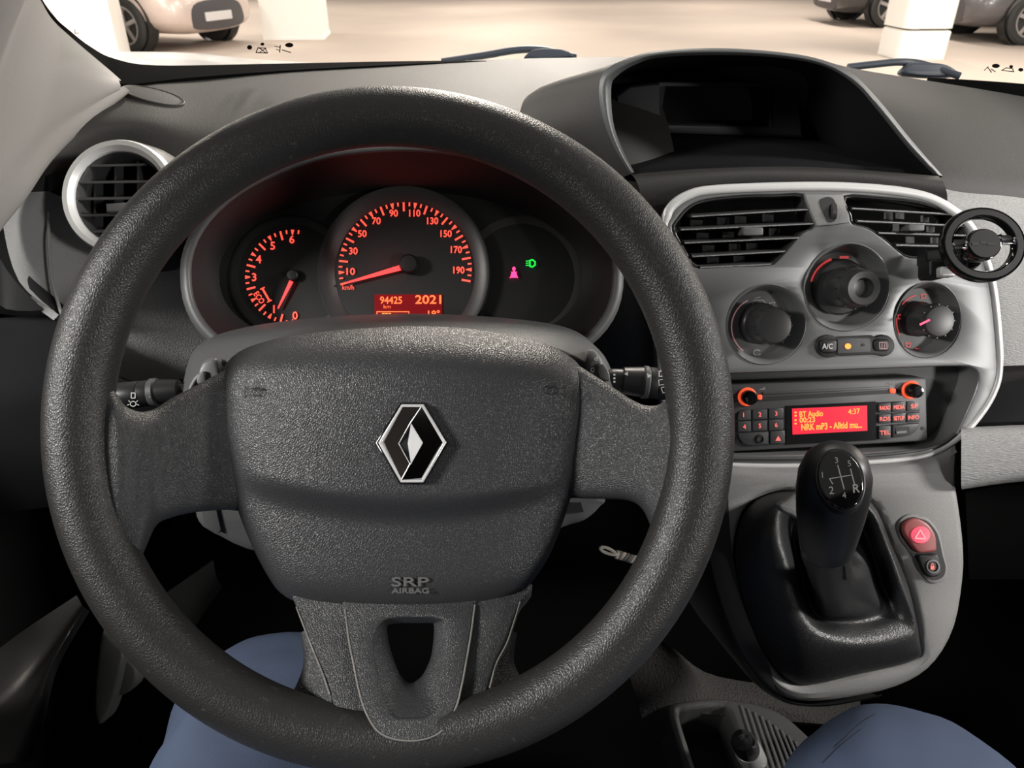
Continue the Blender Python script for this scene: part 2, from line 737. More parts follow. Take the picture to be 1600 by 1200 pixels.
def white_column(p_left, p_right, depth, h, label):
    a, b = p_left.copy(), p_right.copy()
    u = (b - a).normalized()
    n = Vector((-u.y, u.x, 0))
    if n.y < 0:
        n = -n
    c = a + n * (depth / 2)
    o = bar('white_column', Vector((c.x, c.y, 0)) + Vector((0, 0, 0.0)), Vector((c.x, c.y, 0)) + u * (b - a).length,
            n * (depth / 2), Vector((0, 0, 0.0001)), M_WHITE)
    bpy.data.objects.remove(o)
    prof = [(a.x, a.y), (b.x, b.y), ((b + n * depth).x, (b + n * depth).y), ((a + n * depth).x, (a + n * depth).y)]
    pl = Plane(Vector((0, 0, 0)), Vector((1, 0, 0)), Vector((0, 1, 0)))
    t = thing('white_column', label, 'column', (c.x, c.y, 0), 'white garage columns')
    plate_ab('shaft', [prof], pl, 0.0, h, M_WHITE, t, 0.03)
    big = [((x - c.x) * 1.02 + c.x, (y - c.y) * 1.02 + c.y) for x, y in prof]
    plate_ab('foot', [big], pl, 0.0, 0.05, M_WHITE, t, 0.012)
    return t


white_column(PZ(20, 96, 0), PZ(189, 95, 0), 0.35, 3.4, 'broad white column at far left, seen past the beige pillar trim')
white_column(PZ(412, 63, 0), PZ(505, 62, 0), 0.9, 3.4, 'bright white column standing behind the steering wheel, right of the champagne car')

# column with stacked white bumper pads
pc = PZ(1442, 93, 0)
t = thing('padded_column', 'column wrapped in stacked white bumper pads near the right wiper', 'column', (pc.x, pc.y + 0.3, 0))
plz = Plane(Vector((pc.x, pc.y + 0.32, 0)), Vector((1, 0, 0)), Vector((0, 1, 0)))
plate_ab('shaft', [rrect(-0.26, -0.26, 0.26, 0.26, 0.05)], plz, 0.0, 3.4, mat('column_grey', (0.16, 0.15, 0.14), 0.8), t)
z = 0.0
for hh in (0.33, 0.42, 0.42, 0.42):
    plate_ab('bumper_pad', [rrect(-0.32, -0.32, 0.32, 0.32, 0.10)], plz, z, z + hh, M_WHITE, t, 0.03)
    z += hh + 0.025
pp = Plane(Vector((pc.x, pc.y - 0.003, 0)), Vector((1, 0, 0)), Vector((0, 0, 1)))
pr = Print(pp, 0.0)
pr.line([(1424, 46), (1436, 46.5)], 2.2)
pr.build('stencil', M_GREYMARK, t)


def ellipse_section(x, hw, z0, z1, n=24, e=3.2):
    out = []
    for k in range(n):
        a = 2 * math.pi * k / n
        c, s = math.cos(a), math.sin(a)
        out.append((x, hw * abs(c) ** (2 / e) * (1 if c > 0 else -1), (z0 + z1) / 2 + (z1 - z0) / 2 * abs(s) ** (2 / e) * (1 if s > 0 else -1)))
    return out


def parked_car(loc, head, paint, label, scale=1.0, light=(0.9, 0.75, 0.5)):
    """hatchback: x forward in its own frame, then turned by head"""
    t = thing('parked_car', label, 'car', loc, 'cars parked in the garage')
    cs, sn = math.cos(head), math.sin(head)

    def W(p):
        return Vector((loc[0] + scale * (p[0] * cs - p[1] * sn), loc[1] + scale * (p[0] * sn + p[1] * cs), scale * p[2]))
    secs = [(2.08, 0.62, 0.30, 0.62), (2.02, 0.74, 0.24, 0.74), (1.85, 0.84, 0.20, 0.84), (1.45, 0.89, 0.19, 0.96), (0.7, 0.90, 0.19, 1.02),
            (-0.5, 0.90, 0.19, 1.03), (-1.5, 0.89, 0.20, 1.02), (-1.95, 0.84, 0.24, 0.98), (-2.06, 0.74, 0.32, 0.86)]
    loft('body', [[W(p) for p in ellipse_section(*s)] for s in secs], paint, t, 1, 3, True, caps=True)
    cab = [(1.05, 0.60, 0.95, 1.03), (0.6, 0.74, 0.93, 1.30), (0.2, 0.74, 0.93, 1.46), (-0.8, 0.74, 0.93, 1.48), (-1.5, 0.70, 0.93, 1.36), (-1.95, 0.62, 0.93, 1.02)]
    loft('cabin', [[W(p) for p in ellipse_section(*s, e=2.8)] for s in cab], M_GLOSSBLK, t, 1, 3, True, caps=True)
    roof = [(0.1, 0.60, 1.44, 1.475), (-0.8, 0.62, 1.46, 1.495), (-1.4, 0.58, 1.37, 1.40)]
    loft('roof', [[W(p) for p in ellipse_section(*s)] for s in roof], paint, t, 1, 3, True, caps=True)
    for sx in (1.30, -1.32):
        for sy in (-1, 1):
            ax = (W((0, sy, 0)) - W((0, 0, 0))).normalized()
            c = W((sx, sy * 0.72, 0.335))
            s = scale
            wh = lathe('wheel', [(0.19 * s, 0.0), (0.30 * s, 0.0), (0.335 * s, 0.03 * s), (0.335 * s, 0.17 * s), (0.30 * s, 0.20 * s), (0.235 * s, 0.20 * s), (0.225 * s, 0.17 * s), (0.0, 0.15 * s)], c, ax, M_TYRE, t, 36)
            lathe('wheel_arch', [(0.375 * s, 0.0), (0.375 * s, 0.165 * s), (0.395 * s, 0.172 * s), (0.395 * s, 0.0)], c + Vector((0, 0, 0.02)), ax, M_BLACK, t, 36)
            lathe('rim_ring', [(0.235 * s, 0.165 * s), (0.235 * s, 0.205 * s), (0.215 * s, 0.205 * s), (0.205 * s, 0.165 * s)], c, ax, M_ALLOY, wh, 36)
            lathe('hub_cap', [(0.055 * s, 0.15 * s), (0.05 * s, 0.20 * s), (0, 0.205 * s)], c, ax, M_ALLOY, wh, 20)
            e1 = ax.cross(Vector((0, 0, 1)))
            for k in range(5):
                a = 2 * math.pi * k / 5 + 0.3
                dv = e1 * math.cos(a) + Vector((0, 0, 1)) * math.sin(a)
                bar('wheel_spoke', c + ax * 0.18 * s + dv * 0.04 * s, c + ax * 0.19 * s + dv * 0.215 * s, dv.cross(ax) * 0.026 * s, ax * 0.012 * s, M_ALLOY, wh, 0.004)
    fx = (W((1, 0, 0)) - W((0, 0, 0))).normalized()
    fy = (W((0, 1, 0)) - W((0, 0, 0))).normalized()
    plf = Plane(W((2.02, 0, 0)), fy, Vector((0, 0, 1)))
    if plf.n.dot(fx) < 0:
        plf = Plane(W((2.02, 0, 0)), -fy, Vector((0, 0, 1)))
    g = [(-0.36, 0.60), (0.36, 0.60), (0.52, 0.42), (0.40, 0.27), (-0.40, 0.27), (-0.52, 0.42)]
    plate_ab('grille', [cr(g, 4, True)], plf, -0.05, 0.062, mat('grille_grey', (0.06, 0.055, 0.06), 0.4), t, 0.01)
    plate_ab('number_plate', [rrect(-0.26, 0.36, 0.26, 0.47, 0.012)], plf, 0.06, 0.075, mat('plate_white', (0.62, 0.6, 0.6), 0.5), t, 0.003)
    for sy in (-1, 1):
        pts = [(sy * 0.50, 0.60), (sy * 0.72, 0.66), (sy * 0.74, 0.78), (sy * 0.52, 0.70)]
        hp = Plane(W((1.93, 0, 0)) + fx * 0.0, plf.u, plf.v)
        plate_ab('headlight', [cr(pts, 4, True)], hp, -0.12, 0.035, mat('headlight_glass', (0.75, 0.66, 0.52), 0.15, coat=0.6), t, 0.01)
    return t


p1 = PZ(214, 82, 0)
parked_car((p1.x - 0.84, p1.y + 1.275, 0), R(-25), mat('champagne_paint', (0.62, 0.52, 0.47), 0.35, 0.2, coat=0.5),
           'champagne hatchback at far left, its front wheel beside the broad white column')
p2 = PZ(1385, 44, 0)
parked_car((p2.x + 1.3, p2.y + 0.9, 0), R(180), mat('black_car_paint', (0.03, 0.03, 0.033), 0.25, coat=0.6),
           'black hatchback parked across the aisle, left of the padded column')
p3 = PZ(1515, 72, 0)
parked_car((p3.x + 2.1, p3.y + 0.9, 0), R(180), mat('grey_car_paint', (0.13, 0.125, 0.13), 0.3, 0.3, coat=0.5),
           'dark grey hatchback at the far right edge, right of the padded column')

# ================================================================== THE VAN AROUND THE DRIVER
# bonnet
bon = loft('bonnet', [[PY(x, y, 1.02) for x, y in ((90, 120), (185, 108), (300, 107), (420, 108), (640, 110), (900, 108), (1150, 108), (1400, 128), (1650, 170))],
                      [PY(x, y, 1.22) for x, y in ((100, 92), (185, 90), (300, 90), (420, 98), (640, 106), (900, 106), (1150, 106), (1400, 124), (1640, 165))],
                      [PY(x, y, 1.55) for x, y in ((100, 87), (185, 84), (300, 86), (420, 97), (640, 106), (900, 106), (1150, 106), (1400, 124), (1620, 160))],
                      [PY(x, y, 1.75) for x, y in ((100, 130), (185, 130), (300, 130), (420, 130), (640, 135), (900, 135), (1150, 135), (1400, 140), (1600, 160))]],
           M_BONNET, None, 4, 4)
tag(bon, 'pale bonnet of the van just beyond the windscreen', 'bonnet')

# windscreen: glass, black ceramic border, stickers
ws = thing('window_1', 'windscreen of the van with black border and warning stickers', 'windscreen', tuple(PY(900, 92, 0.97)), kind='structure')
base = [PY(60, 175, .74), PY(185, 128, .785), PY(330, 112, .87), PY(640, 100, .955), PY(1000, 95, .99), PY(1340, 110, .975), PY(1700, 170, .91)]
row1 = [PY(-75, 40, .52), PY(35, -15, .60), PY(270, -60, .68), PY(600, -80, .73), PY(1000, -85, .75), PY(1400, -60, .74), PY(1850, 10, .70)]
row2 = [Vector((-0.62, 0.22, 1.44)), Vector((-0.52, 0.24, 1.46)), Vector((-0.3, 0.27, 1.50)), Vector((0.0, 0.29, 1.52)), Vector((0.35, 0.30, 1.53)), Vector((0.75, 0.27, 1.50)), Vector((1.15, 0.2, 1.44))]
loft('glass', [base, row1, row2], M_GLASS, ws, 4, 6)
loft('black_border', [[PY(x, y, Y) for x, y, Y in ((37, -12, .56), (59, 18, .60), (100, 57, .66), (150, 100, .725), (186, 131, .755), (300, 121, .82), (450, 110, .88), (640, 100, .93), (760, 95.5, .95))],
                      [PY(x, y, Y) for x, y, Y in ((60, -12, .57), (78, 20, .61), (108, 47, .67), (140, 72, .73), (177, 91, .78), (242, 102, .83), (400, 100, .89), (600, 96, .94), (760, 94.0, .955))]],
     M_FRIT, ws, 5, 2, thick=0.003)
loft('black_border', [[PY(x, y, Y) for x, y, Y in ((1450, 125, .95), (1520, 137, .94), (1600, 150, .92), (1700, 170, .90))],
                      [PY(x, y, Y) for x, y, Y in ((1450, 121, .955), (1520, 125, .945), (1600, 131, .93), (1700, 142, .91))]], M_FRIT, ws, 4, 2, thick=0.003)
sp = Plane(PY(420, 75, .84), Vector((1, -0.0, 0)), Vector((0, -0.9, 0.45)))
pr = Print(sp, 0.0)
pr.poly(circ(390, 74, 4, 3.6, 14)).poly(circ(410, 69, 3.2, 2.4, 12)).poly(circ(452, 70.5, 6.5, 3.6, 16))
pr.line([(400, 82), (403, 75), (414, 75), (418, 83)], 1.4, True).line([(404, 74), (416, 83)], 1.4).line([(404, 83), (416, 75)], 1.2)
pr.line([(429, 72), (438, 74)], 1.3).line([(438, 71), (437, 82)], 1.6).line([(441, 78), (454, 82)], 1.5).line([(432, 77), (437, 79)], 1.3)
pr.build('sticker', M_SOOT, ws, 'black airbag pictograms')
sp = Plane(PY(1560, 108, .90), Vector((1, 0, 0)), Vector((0, -0.9, 0.45)))
pr = Print(sp, 0.0)
pr.poly(circ(1556, 103, 6.2, 3.4, 16)).line([(1538, 110), (1544, 104)], 1.3).line([(1544, 106), (1549, 113)], 1.6).line([(1549, 108), (1555, 112)], 1.5)
pr.line([(1565, 110), (1572, 106), (1582, 107), (1584, 112)], 1.4, True).poly(circ(1580, 104, 3, 2.4, 12)).poly(circ(1595, 109, 4, 3, 12))
pr.build('sticker', M_SOOT, ws, 'black airbag pictograms')
pr = Print(Plane(PY(120, 50, .70), Vector((1, 0, 0)), Vector((0, -0.9, 0.45))), 0.0)
pr.line([(117, 46), (117, 52), (123, 52)], 1.1)
pr.build('sticker', M_SOOT, ws)

# wipers parked on the windscreen base
for pts, lab, bl in (([(690, 97, 1.03), (760, 86, 1.03), (800, 79, 1.03), (830, 77, 1.03), (860, 80, 1.03), (900, 90, 1.02)], 'wiper arm resting behind the top of the steering wheel', [(828, 80), (842, 75), (872, 75), (890, 80), (898, 88), (880, 91), (822, 92)]),
                     ([(1325, 105, 1.02), (1370, 100, 1.02), (1405, 97, 1.02), (1440, 100, 1.02), (1500, 119, 1.0)], 'wiper arm resting right of the dashboard hood', [(1418, 101), (1430, 97), (1470, 98), (1490, 105), (1500, 117), (1460, 120), (1412, 115)])):
    q = [PY(*p) for p in pts]
    t = thing('windscreen_wiper', lab, 'wiper', tuple(q[0]), 'windscreen wipers')
    tube('arm', q, 0.0045, M_WIPER, t, 8)
    plw = Plane(PY(bl[2][0], bl[2][1], 1.01), Vector((1, 0, 0)), Vector((0, .35, 1)))
    plate('pivot_cover', bl, plw, -0.012, 0.0, M_WIPER, t, sm=4, bevel=0.004)

# windscreen pillar trim
A = [(-80, -200, .42), (37, -30, .54), (70, 25, .61), (100, 55, .655), (150, 99, .72), (184, 130, .755)]
D = [(-300, 130, .47), (-100, 420, .56), (0, 336, .605), (60, 252, .665), (120, 190, .71), (180, 138, .75)]
pa, pd = [Vector((-0.50, 0.27, 1.45))] + [PY(*p) for p in A], [Vector((-0.585, 0.16, 1.42))] + [PY(*p) for p in D]
rows = []
for f, bulge in ((0, 0), (0.12, 0.012), (0.35, 0.022), (0.7, 0.02), (1.0, 0.0)):
    rows.append([a.lerp(d, f) + (CAM - a).normalized() * bulge for a, d in zip(pa, pd)])
t = thing('pillar_trim', 'light beige windscreen pillar trim at the upper left', 'pillar trim', tuple(pd[5]))
rows.append([d.lerp(Vector((-0.59, d.y, d.z)), 0.5) + Vector((0, 0.02, 0)) for d in pd])
rows.append([Vector((-0.60, d.y + 0.06, d.z + 0.01)) for d in pd])
loft('panel', rows, M_PILLAR, t, 6, 6, thick=-0.004)
# dashboard
db = thing('dashboard', 'grey moulded dashboard spanning the cabin under the windscreen', 'dashboard', (0.15, 0.85, 0.72))
C = [[(186, 131, .765), (128, 183, .70), (70, 241, .665), (15, 302, .64), (4, 345, .63), (30, 440, .615), (92, 492, .605)],
     [(240, 124, .80), (215, 180, .715), (185, 222, .70), (140, 300, .70), (110, 370, .68), (100, 440, .645), (100, 500, .625)],
     [(330, 116, .85), (320, 180, .745), (295, 240, .70), (262, 330, .685), (230, 420, .665), (205, 510, .64), (190, 590, .625)],
     [(480, 106, .90), (470, 165, .79), (450, 225, .735), (420, 330, .725), (380, 430, .69), (340, 520, .665), (310, 592, .65)],
     [(640, 98, .94), (640, 150, .83), (640, 200, .77), (640, 300, .76), (640, 420, .74), (640, 520, .73), (640, 600, .72)],
     [(800, 92, .96), (810, 150, .84), (830, 205, .77), (850, 300, .745), (860, 420, .72), (880, 520, .70), (900, 615, .69)],
     [(905, 90, .97), (925, 140, .845), (950, 210, .745), (975, 300, .70), (985, 400, .67), (990, 500, .655), (1000, 615, .645)],
     [(1010, 88, .975), (1030, 150, .87), (1050, 220, .775), (1062, 300, .72), (1065, 400, .69), (1070, 500, .68), (1080, 620, .67)]]
top_pad = loft('top_pad', [[PY(*p) for p in c[:4]] for c in C], M_DASH, db, 6, 6, thick=0.006)
loft('driver_panel', [[PY(*p) for p in c[3:]] for c in C[:6]], M_FACE, db, 6, 6, thick=0.006, label='hairline textured grey panel')
loft('knee_panel', [[PY(*p) for p in c[3:]] for c in C[5:]], M_DKFACE, db, 6, 6, thick=0.006)
Cr = [[(1290, 96, .975), (1330, 160, .85), (1380, 240, .77), (1440, 285, .745), (1480, 330, .73), (1490, 440, .71), (1520, 575, .69)],
      [(1345, 109, .965), (1400, 165, .85), (1460, 250, .77), (1500, 300, .745), (1530, 350, .725), (1550, 450, .70), (1563, 572, .68)],
      [(1450, 126, .945), (1500, 185, .85), (1560, 260, .78), (1600, 310, .755), (1620, 360, .735), (1630, 460, .71), (1640, 570, .69)],
      [(1600, 151, .92), (1650, 220, .84), (1700, 290, .78), (1730, 340, .76), (1745, 390, .74), (1750, 480, .72), (1755, 572, .70)],
      [(1720, 176, .90), (1780, 250, .83), (1830, 320, .78), (1860, 370, .76), (1870, 420, .74), (1875, 500, .72), (1880, 575, .70)]]
loft('passenger_top', [[PY(*p) for p in c[:4]] for c in Cr], M_DASH, db, 6, 6, thick=0.006)
loft('passenger_panel', [[PY(*p) for p in c[3:]] for c in Cr], M_FACE, db, 6, 6, thick=0.006, label='hairline textured grey panel')
ext = [PY(*p) + Vector((0.34, 0, -0.01)) for p in Cr[-1]]
loft('passenger_end', [[PY(*p) for p in Cr[-1]], ext], M_DASH, db, 2, 6, thick=0.006)
loft('top_middle', [[PY(x, y, Y) for x, y, Y in ((1010, 88, .975), (1100, 89, .98), (1200, 91, .98), (1290, 97, .975))], [PY(x, y, Y) for x, y, Y in ((1020, 112, .925), (1100, 114, .925), (1200, 116, .925), (1300, 122, .92))],
                    [PY(x, y, Y) for x, y, Y in ((1030, 150, .88), (1100, 160, .895), (1200, 165, .895), (1310, 160, .86))]], M_DASH, db, 4, 4, thick=0.006)
loft('end_panel', [[PY(*p) for p in C[0]], [Vector((-0.55, PY(*p).y + 0.03, PY(*p).z)) for p in C[0]]], M_DKFACE, db, 4, 4)
# added filler sheet, unseen behind the fascia, so no light leaks through
loft('light_leak_filler', [[PY(*p) for p in ((60, 500, .74), (400, 500, .80), (800, 500, .80), (1060, 400, .80), (1300, 400, .80), (1700, 500, .80))],
                        [PY(*p) for p in ((40, 700, .74), (400, 700, .80), (800, 700, .80), (1060, 760, .80), (1300, 760, .80), (1700, 760, .80))]], M_DARK, db, 2, 2, thick=0.01)
# tweeter cover on the dash corner
c0, n0 = surface_at(top_pad, 240, 152)
lathe('speaker_cover', [(0.032, -0.004), (0.032, 0.0006), (0.031, 0.001), (0.029, 0.0003), (0.026, 0.0005), (0.0, 0.001)], c0 + n0 * 0.0015, (n0 + Vector((0.06, 0, 0))).normalized(), M_DASH, db, 40, ell=(0.85, 0.5))
# corner edge line left of the vent
tube('seam', [PY(77, 330, .672), PY(76, 380, .652), PY(82, 440, .628), (PY(98, 497, .605))], 0.0014, M_FACE, db, 8)

# hood over the dash cubby
LIPO = [(985, 272), (962, 235), (942, 185), (936, 137), (948, 108), (987, 89), (1031, 79), (1119, 75), (1206, 80), (1276, 91), (1329, 113), (1372, 155), (1425, 220), (1473, 275)]
LIPI = [(991, 269), (972, 232), (958, 190), (955, 137), (964, 119), (990, 102), (1031, 90), (1119, 86), (1215, 90), (1288, 104), (1335, 132), (1370, 171), (1420, 233), (1458, 272)]
dl = [.700, .690, .680, .672, .668, .665, .663, .662, .664, .668, .676, .685, .70, .715]
outer = [P(x, y, d) for (x, y), d in zip(LIPO, dl)]
inner = [P(x, y, d + .003) for (x, y), d in zip(LIPI, dl)]
back1 = []
for i, ((x, y), d) in enumerate(zip(LIPO, dl)):
    q = P(x, y, d)
    k = i / 13.0
    side = (-1 + 2 * k)
    spread = 0.055 if i < 6 else 0.03
    back1.append(q + Vector((side * spread - (0.035 if i in (2, 3, 4) else 0.0), 0.085, -0.014 - 0.045 * abs(side))))
back2 = [q + Vector(((-1 + 2 * i / 13.0) * 0.05, 0.17, -0.032 - 0.10 * abs(-1 + 2 * i / 13.0))) for i, q in enumerate(outer)]
loft('hood', [back2, back1, outer], M_DASH, db, 5, 6)
loft('hood_lip', [outer, [a.lerp(b, .5) + (CAM - a).normalized() * .004 for a, b in zip(outer, inner)], inner], M_SHROUD, db, 5, 4)
tun = [Vector((0.90 * (q.x - 0.26) + 0.26, q.y + 0.16, q.z - 0.035)) for q in inner]
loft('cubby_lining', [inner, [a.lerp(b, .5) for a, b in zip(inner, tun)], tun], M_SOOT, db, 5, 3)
cb = Plane(Vector((0.26, tun[6].y - 0.02, 1.10)), Vector((1, 0, 0)), Vector((0, 0.1, 1)))
tb = [q + Vector((0, -0.002, 0)) for q in tun]
mz = min(q.z for q in tun) - 0.06
tb += [Vector((tb[-1].x, tb[-1].y, mz)), Vector((tb[0].x, tb[0].y, mz))]
tb = [Vector((q.x, max(p.y for p in tun), q.z + 0.002)) for q in tb]
pbk = Plane(tb[0], Vector((1, 0, 0)), Vector((0, 0, 1)))
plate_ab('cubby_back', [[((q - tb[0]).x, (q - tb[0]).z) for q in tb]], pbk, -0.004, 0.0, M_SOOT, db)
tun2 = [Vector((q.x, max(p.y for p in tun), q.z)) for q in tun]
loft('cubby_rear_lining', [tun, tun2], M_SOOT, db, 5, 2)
plate('cubby_frame', [(962, 150), (985, 134), (1040, 128), (1200, 128), (1250, 138), (1256, 216), (965, 206)], cb, 0.0, 0.035, mat('cubby_dark_plastic', (0.018, 0.018, 0.02), 0.6), db,
      holes=[[(1036, 136), (1204, 136), (1202, 196), (1036, 193)]], bevel=0.004)
plate('cubby_window', [(1036, 136), (1204, 136), (1202, 196), (1036, 193)], cb, 0.0, 0.006, M_GLOSSBLK, db)
cf = [PY(988, 272, .70), PY(1160, 262, .695), PY(1300, 263, .70), PY(1462, 276, .72)]
cbk = [q + Vector((0, .17, -0.005)) for q in cf]
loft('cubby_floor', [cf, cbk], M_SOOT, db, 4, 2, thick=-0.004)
lipb = [(985, 272), (1075, 264), (1162, 260.5), (1250, 260.5), (1337, 265), (1466, 275)]
lipf = [(1000, 300), (1075, 290), (1162, 283), (1250, 283), (1360, 287), (1480, 305)]
loft('cubby_sill', [[P(x, y, .705) for x, y in lipb], [P(x, y - 1, .692) + Vector((0, 0, 0.002)) for x, y in [(a[0] * .5 + b[0] * .5, a[1] * .55 + b[1] * .45) for a, b in zip(lipb, lipf)]], [P(x, y, .693) for x, y in lipf],
                    [P(x, y + 25, .705) for x, y in lipf]], M_DASH, db, 6, 4)

# small charger lying in the cubby
q = P(1008, 258, .735)
t = thing('usb_charger', 'small black charger lying in the left corner of the dash cubby', 'charger', tuple(q))
plc = Plane(q, Vector((1, 0, 0)), Vector((0, 0.25, 1)))
plate('shell', rrect(978, 249, 1038, 266, 5), plc, -0.02, 0.0, M_GLOSSBLK, t, bevel=0.003)
tube('cable', [plc.hit(x, y, h) for x, y, h in ((1036, 252, 0), (1046, 250, .004), (1053, 256, .006), (1054, 264, .004), (1046, 268, .002))], 0.0018, M_BLACK, t, 8)
plate('clip', [(1000, 248), (1005, 244), (1010, 249)], plc, -0.004, 0.002, M_GREYMARK, t)

# the cabin shell round the driver: headliner, pillars behind the doors, load bulkhead
M_HEAD = mat('headliner_grey', (0.09, 0.088, 0.086), 0.9, spec=0.1)
hd = loft('headliner', [[Vector((x, y, z - 0.10 * abs((x - 0.33) / 0.93) ** 3)) for x in (-0.60, -0.3, 0.0, 0.33, 0.66, 0.96, 1.26)] for y, z in ((0.26, 1.535), (0.1, 1.60), (-0.3, 1.66), (-1.2, 1.66))], M_HEAD, None, 3, 3, thick=0.02)
tag(hd, 'grey headliner above the driver', 'headliner', kind='structure')
lb = slab('wall_rear', -0.64, 1.32, -1.26, -1.2, 0.36, 1.64, M_SOOT)
tag(lb, 'dark load bulkhead behind the seats', 'wall', kind='structure')
for nm, x in (('wall_left', -0.62), ('wall_right', 1.28)):
    o_ = thing(nm, 'dark side panel of the cabin behind the ' + ('driver' if x < 0 else 'passenger') + ' door', 'wall', (x, -0.9, 0.36), kind='structure')
    slab('lower_panel', x - 0.02, x + 0.02, -1.2, -0.56, 0.36, 1.06, M_SOOT, 0, o_)
    slab('door_pillar', x - 0.03, x + 0.03, -0.60, -0.50, 1.06, 1.60, M_SOOT, 0.01, o_)

# floor of the cabin, bulkhead, door
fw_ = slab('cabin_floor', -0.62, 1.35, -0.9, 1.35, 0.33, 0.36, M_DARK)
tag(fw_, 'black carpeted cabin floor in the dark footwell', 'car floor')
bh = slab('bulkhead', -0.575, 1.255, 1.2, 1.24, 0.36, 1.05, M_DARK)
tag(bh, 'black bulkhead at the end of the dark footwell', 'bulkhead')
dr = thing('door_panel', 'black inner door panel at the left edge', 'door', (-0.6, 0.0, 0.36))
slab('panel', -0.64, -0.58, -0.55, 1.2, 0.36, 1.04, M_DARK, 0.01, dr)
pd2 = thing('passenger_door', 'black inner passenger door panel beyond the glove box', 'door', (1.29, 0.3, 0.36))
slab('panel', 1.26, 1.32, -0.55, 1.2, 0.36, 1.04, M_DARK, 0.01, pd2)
loft('armrest', [[P(-140, 352, .60), P(-60, 370, .62), P(0, 402, .645), P(90, 490, .66)], [P(-140, 440, .58), P(-60, 450, .60), P(0, 490, .63), P(92, 495, .655)]], M_BLACK, dr, 4, 4, thick=-0.01)
loft('door_pocket', [[P(-140, 1120, .60), P(-60, 1060, .64), P(30, 990, .70), P(120, 930, .75)], [P(-100, 1200, .59), P(-20, 1120, .63), P(50, 1050, .69), P(128, 945, .745)],
                     [P(30, 1190, .60), P(55, 1130, .63), P(80, 1040, .68), P(133, 950, .74)], [P(45, 1195, .64), P(68, 1130, .67), P(92, 1040, .72), P(140, 955, .77)]], mat('pocket_plastic', (0.006, 0.0063, 0.007), 0.5), dr, 5, 5)
lowp = loft('kick_panel', [[P(-120, 497, .66), P(0, 497, .665), P(98, 497, .665), P(190, 592, .665), P(300, 600, .69)], [P(-120, 640, .64), P(0, 640, .65), P(98, 640, .66), P(190, 660, .67), P(300, 680, .70)],
                           [P(-120, 800, .66), P(0, 800, .68), P(98, 790, .70), P(190, 780, .72), P(300, 780, .74)]], M_SOOT, None, 4, 4, thick=0.006)
tag(lowp, 'black lower dash panel left of the steering wheel', 'dash panel')

bl = thing('bonnet_release', 'dark grey bonnet release lever in the left footwell', 'lever', tuple(P(165, 1110, .80)))
pk = facing(.80)
plate('handle', [(160, 985), (182, 1005), (192, 1020), (186, 1060), (172, 1110), (158, 1132), (148, 1125), (147, 1080), (152, 1020)], pk, -0.02, 0.0, mat('lever_grey', (0.05, 0.05, 0.05), 0.5), bl, sm=3, bevel=0.004)
plate('bracket', [(190, 1030), (212, 1045), (208, 1075), (185, 1088), (180, 1070)], pk, -0.03, -0.01, M_TAN, bl, sm=3, bevel=0.003)
fr = loft('clutch_footrest', [[P(255, 930, .95), P(290, 905, .96), P(330, 875, .98)], [P(270, 960, .95), P(300, 930, .96), P(332, 900, .98)], [P(298, 985, .96), P(315, 950, .97), P(338, 915, .99)]],
          mat('footrest_grey', (0.008, 0.0085, 0.0082), 0.8), None, 4, 4, thick=-0.01)
tag(fr, 'faint grey footrest seen through the left of the steering wheel', 'footrest')
cp = loft('carpet_hump', [[P(985, 1040, .86), P(1010, 1005, .87), P(1040, 1020, .88), P(1120, 1070, .88), P(1340, 1095, .88)], [P(990, 1080, .84), P(1025, 1060, .845), P(1070, 1070, .85), P(1130, 1095, .85), P(1340, 1120, .86)],
                          [P(1000, 1118, .84), P(1030, 1112, .84), P(1060, 1108, .84), P(1130, 1120, .84), P(1340, 1140, .85)]], M_CARPET, None, 5, 5, thick=-0.01)
tag(cp, 'grey carpet over the floor tunnel below the steering wheel', 'carpet')

# glove box side
gb = thing('glove_box', 'grey glove box lid below the open passenger shelf', 'glove box', tuple(P(1640, 760, .74)))
loft('lid', [[P(x, y, .74) for x, y in ((1500, 668), (1600, 664), (1700, 664), (1850, 668))], [P(x, y, .715) for x, y in ((1502, 680), (1600, 676), (1700, 676), (1850, 680))],
             [P(x, y, .715) for x, y in ((1502, 756), (1600, 742), (1700, 740), (1850, 740))], [P(x, y, .74) for x, y in ((1504, 764), (1600, 752), (1700, 750), (1850, 750))]], M_FACE, gb, 4, 4)
loft('under_panel', [[P(x, y, .745) for x, y in ((1504, 764), (1600, 752), (1850, 750))], [P(x, y, .80) for x, y in ((1510, 900), (1600, 900), (1850, 900))]], M_DARK, gb, 3, 3, thick=-0.005)
loft('shelf', [[P(x, y, .742) for x, y in ((1500, 668), (1600, 664), (1850, 668))], [P(x, y, .86) for x, y in ((1470, 580), (1560, 560), (1780, 560))]], M_SOOT, gb, 3, 3, thick=-0.004)

# ================================================================== STEERING WHEEL
sw = thing('steering_wheel', 'black grained three-spoke steering wheel in the foreground', 'steering wheel', tuple(P(608, 1150, .45)))
WC = P(608, 669, .437)
RC = 0.1772


def rim_pt(a, k, seg):
    top = max(0.0, math.sin(a))
    side = abs(math.cos(a))
    ra = 0.0182 - 0.0018 * top ** 2 + 0.0006 * side ** 4
    rb = 0.0165
    g = 2 * math.pi * k / seg
    er = RT * math.cos(a) + UP * math.sin(a)
    r = RC + 0.0008 * (1 if math.sin(a) < 0 else 0) * -math.sin(a)
    return WC + er * (r + ra * math.cos(g)) - FW * (rb * math.sin(g))


NS, NG = 160, 28
rows = [[rim_pt(2 * math.pi * i / NS, k, NG) for k in range(NG)] for i in range(NS)]
v, f = grid_mesh('rim', rows, True, True)
me = mesh('rim', v, f)
recalc(me)
link('rim', me, M_RIM, sw, None, 180)


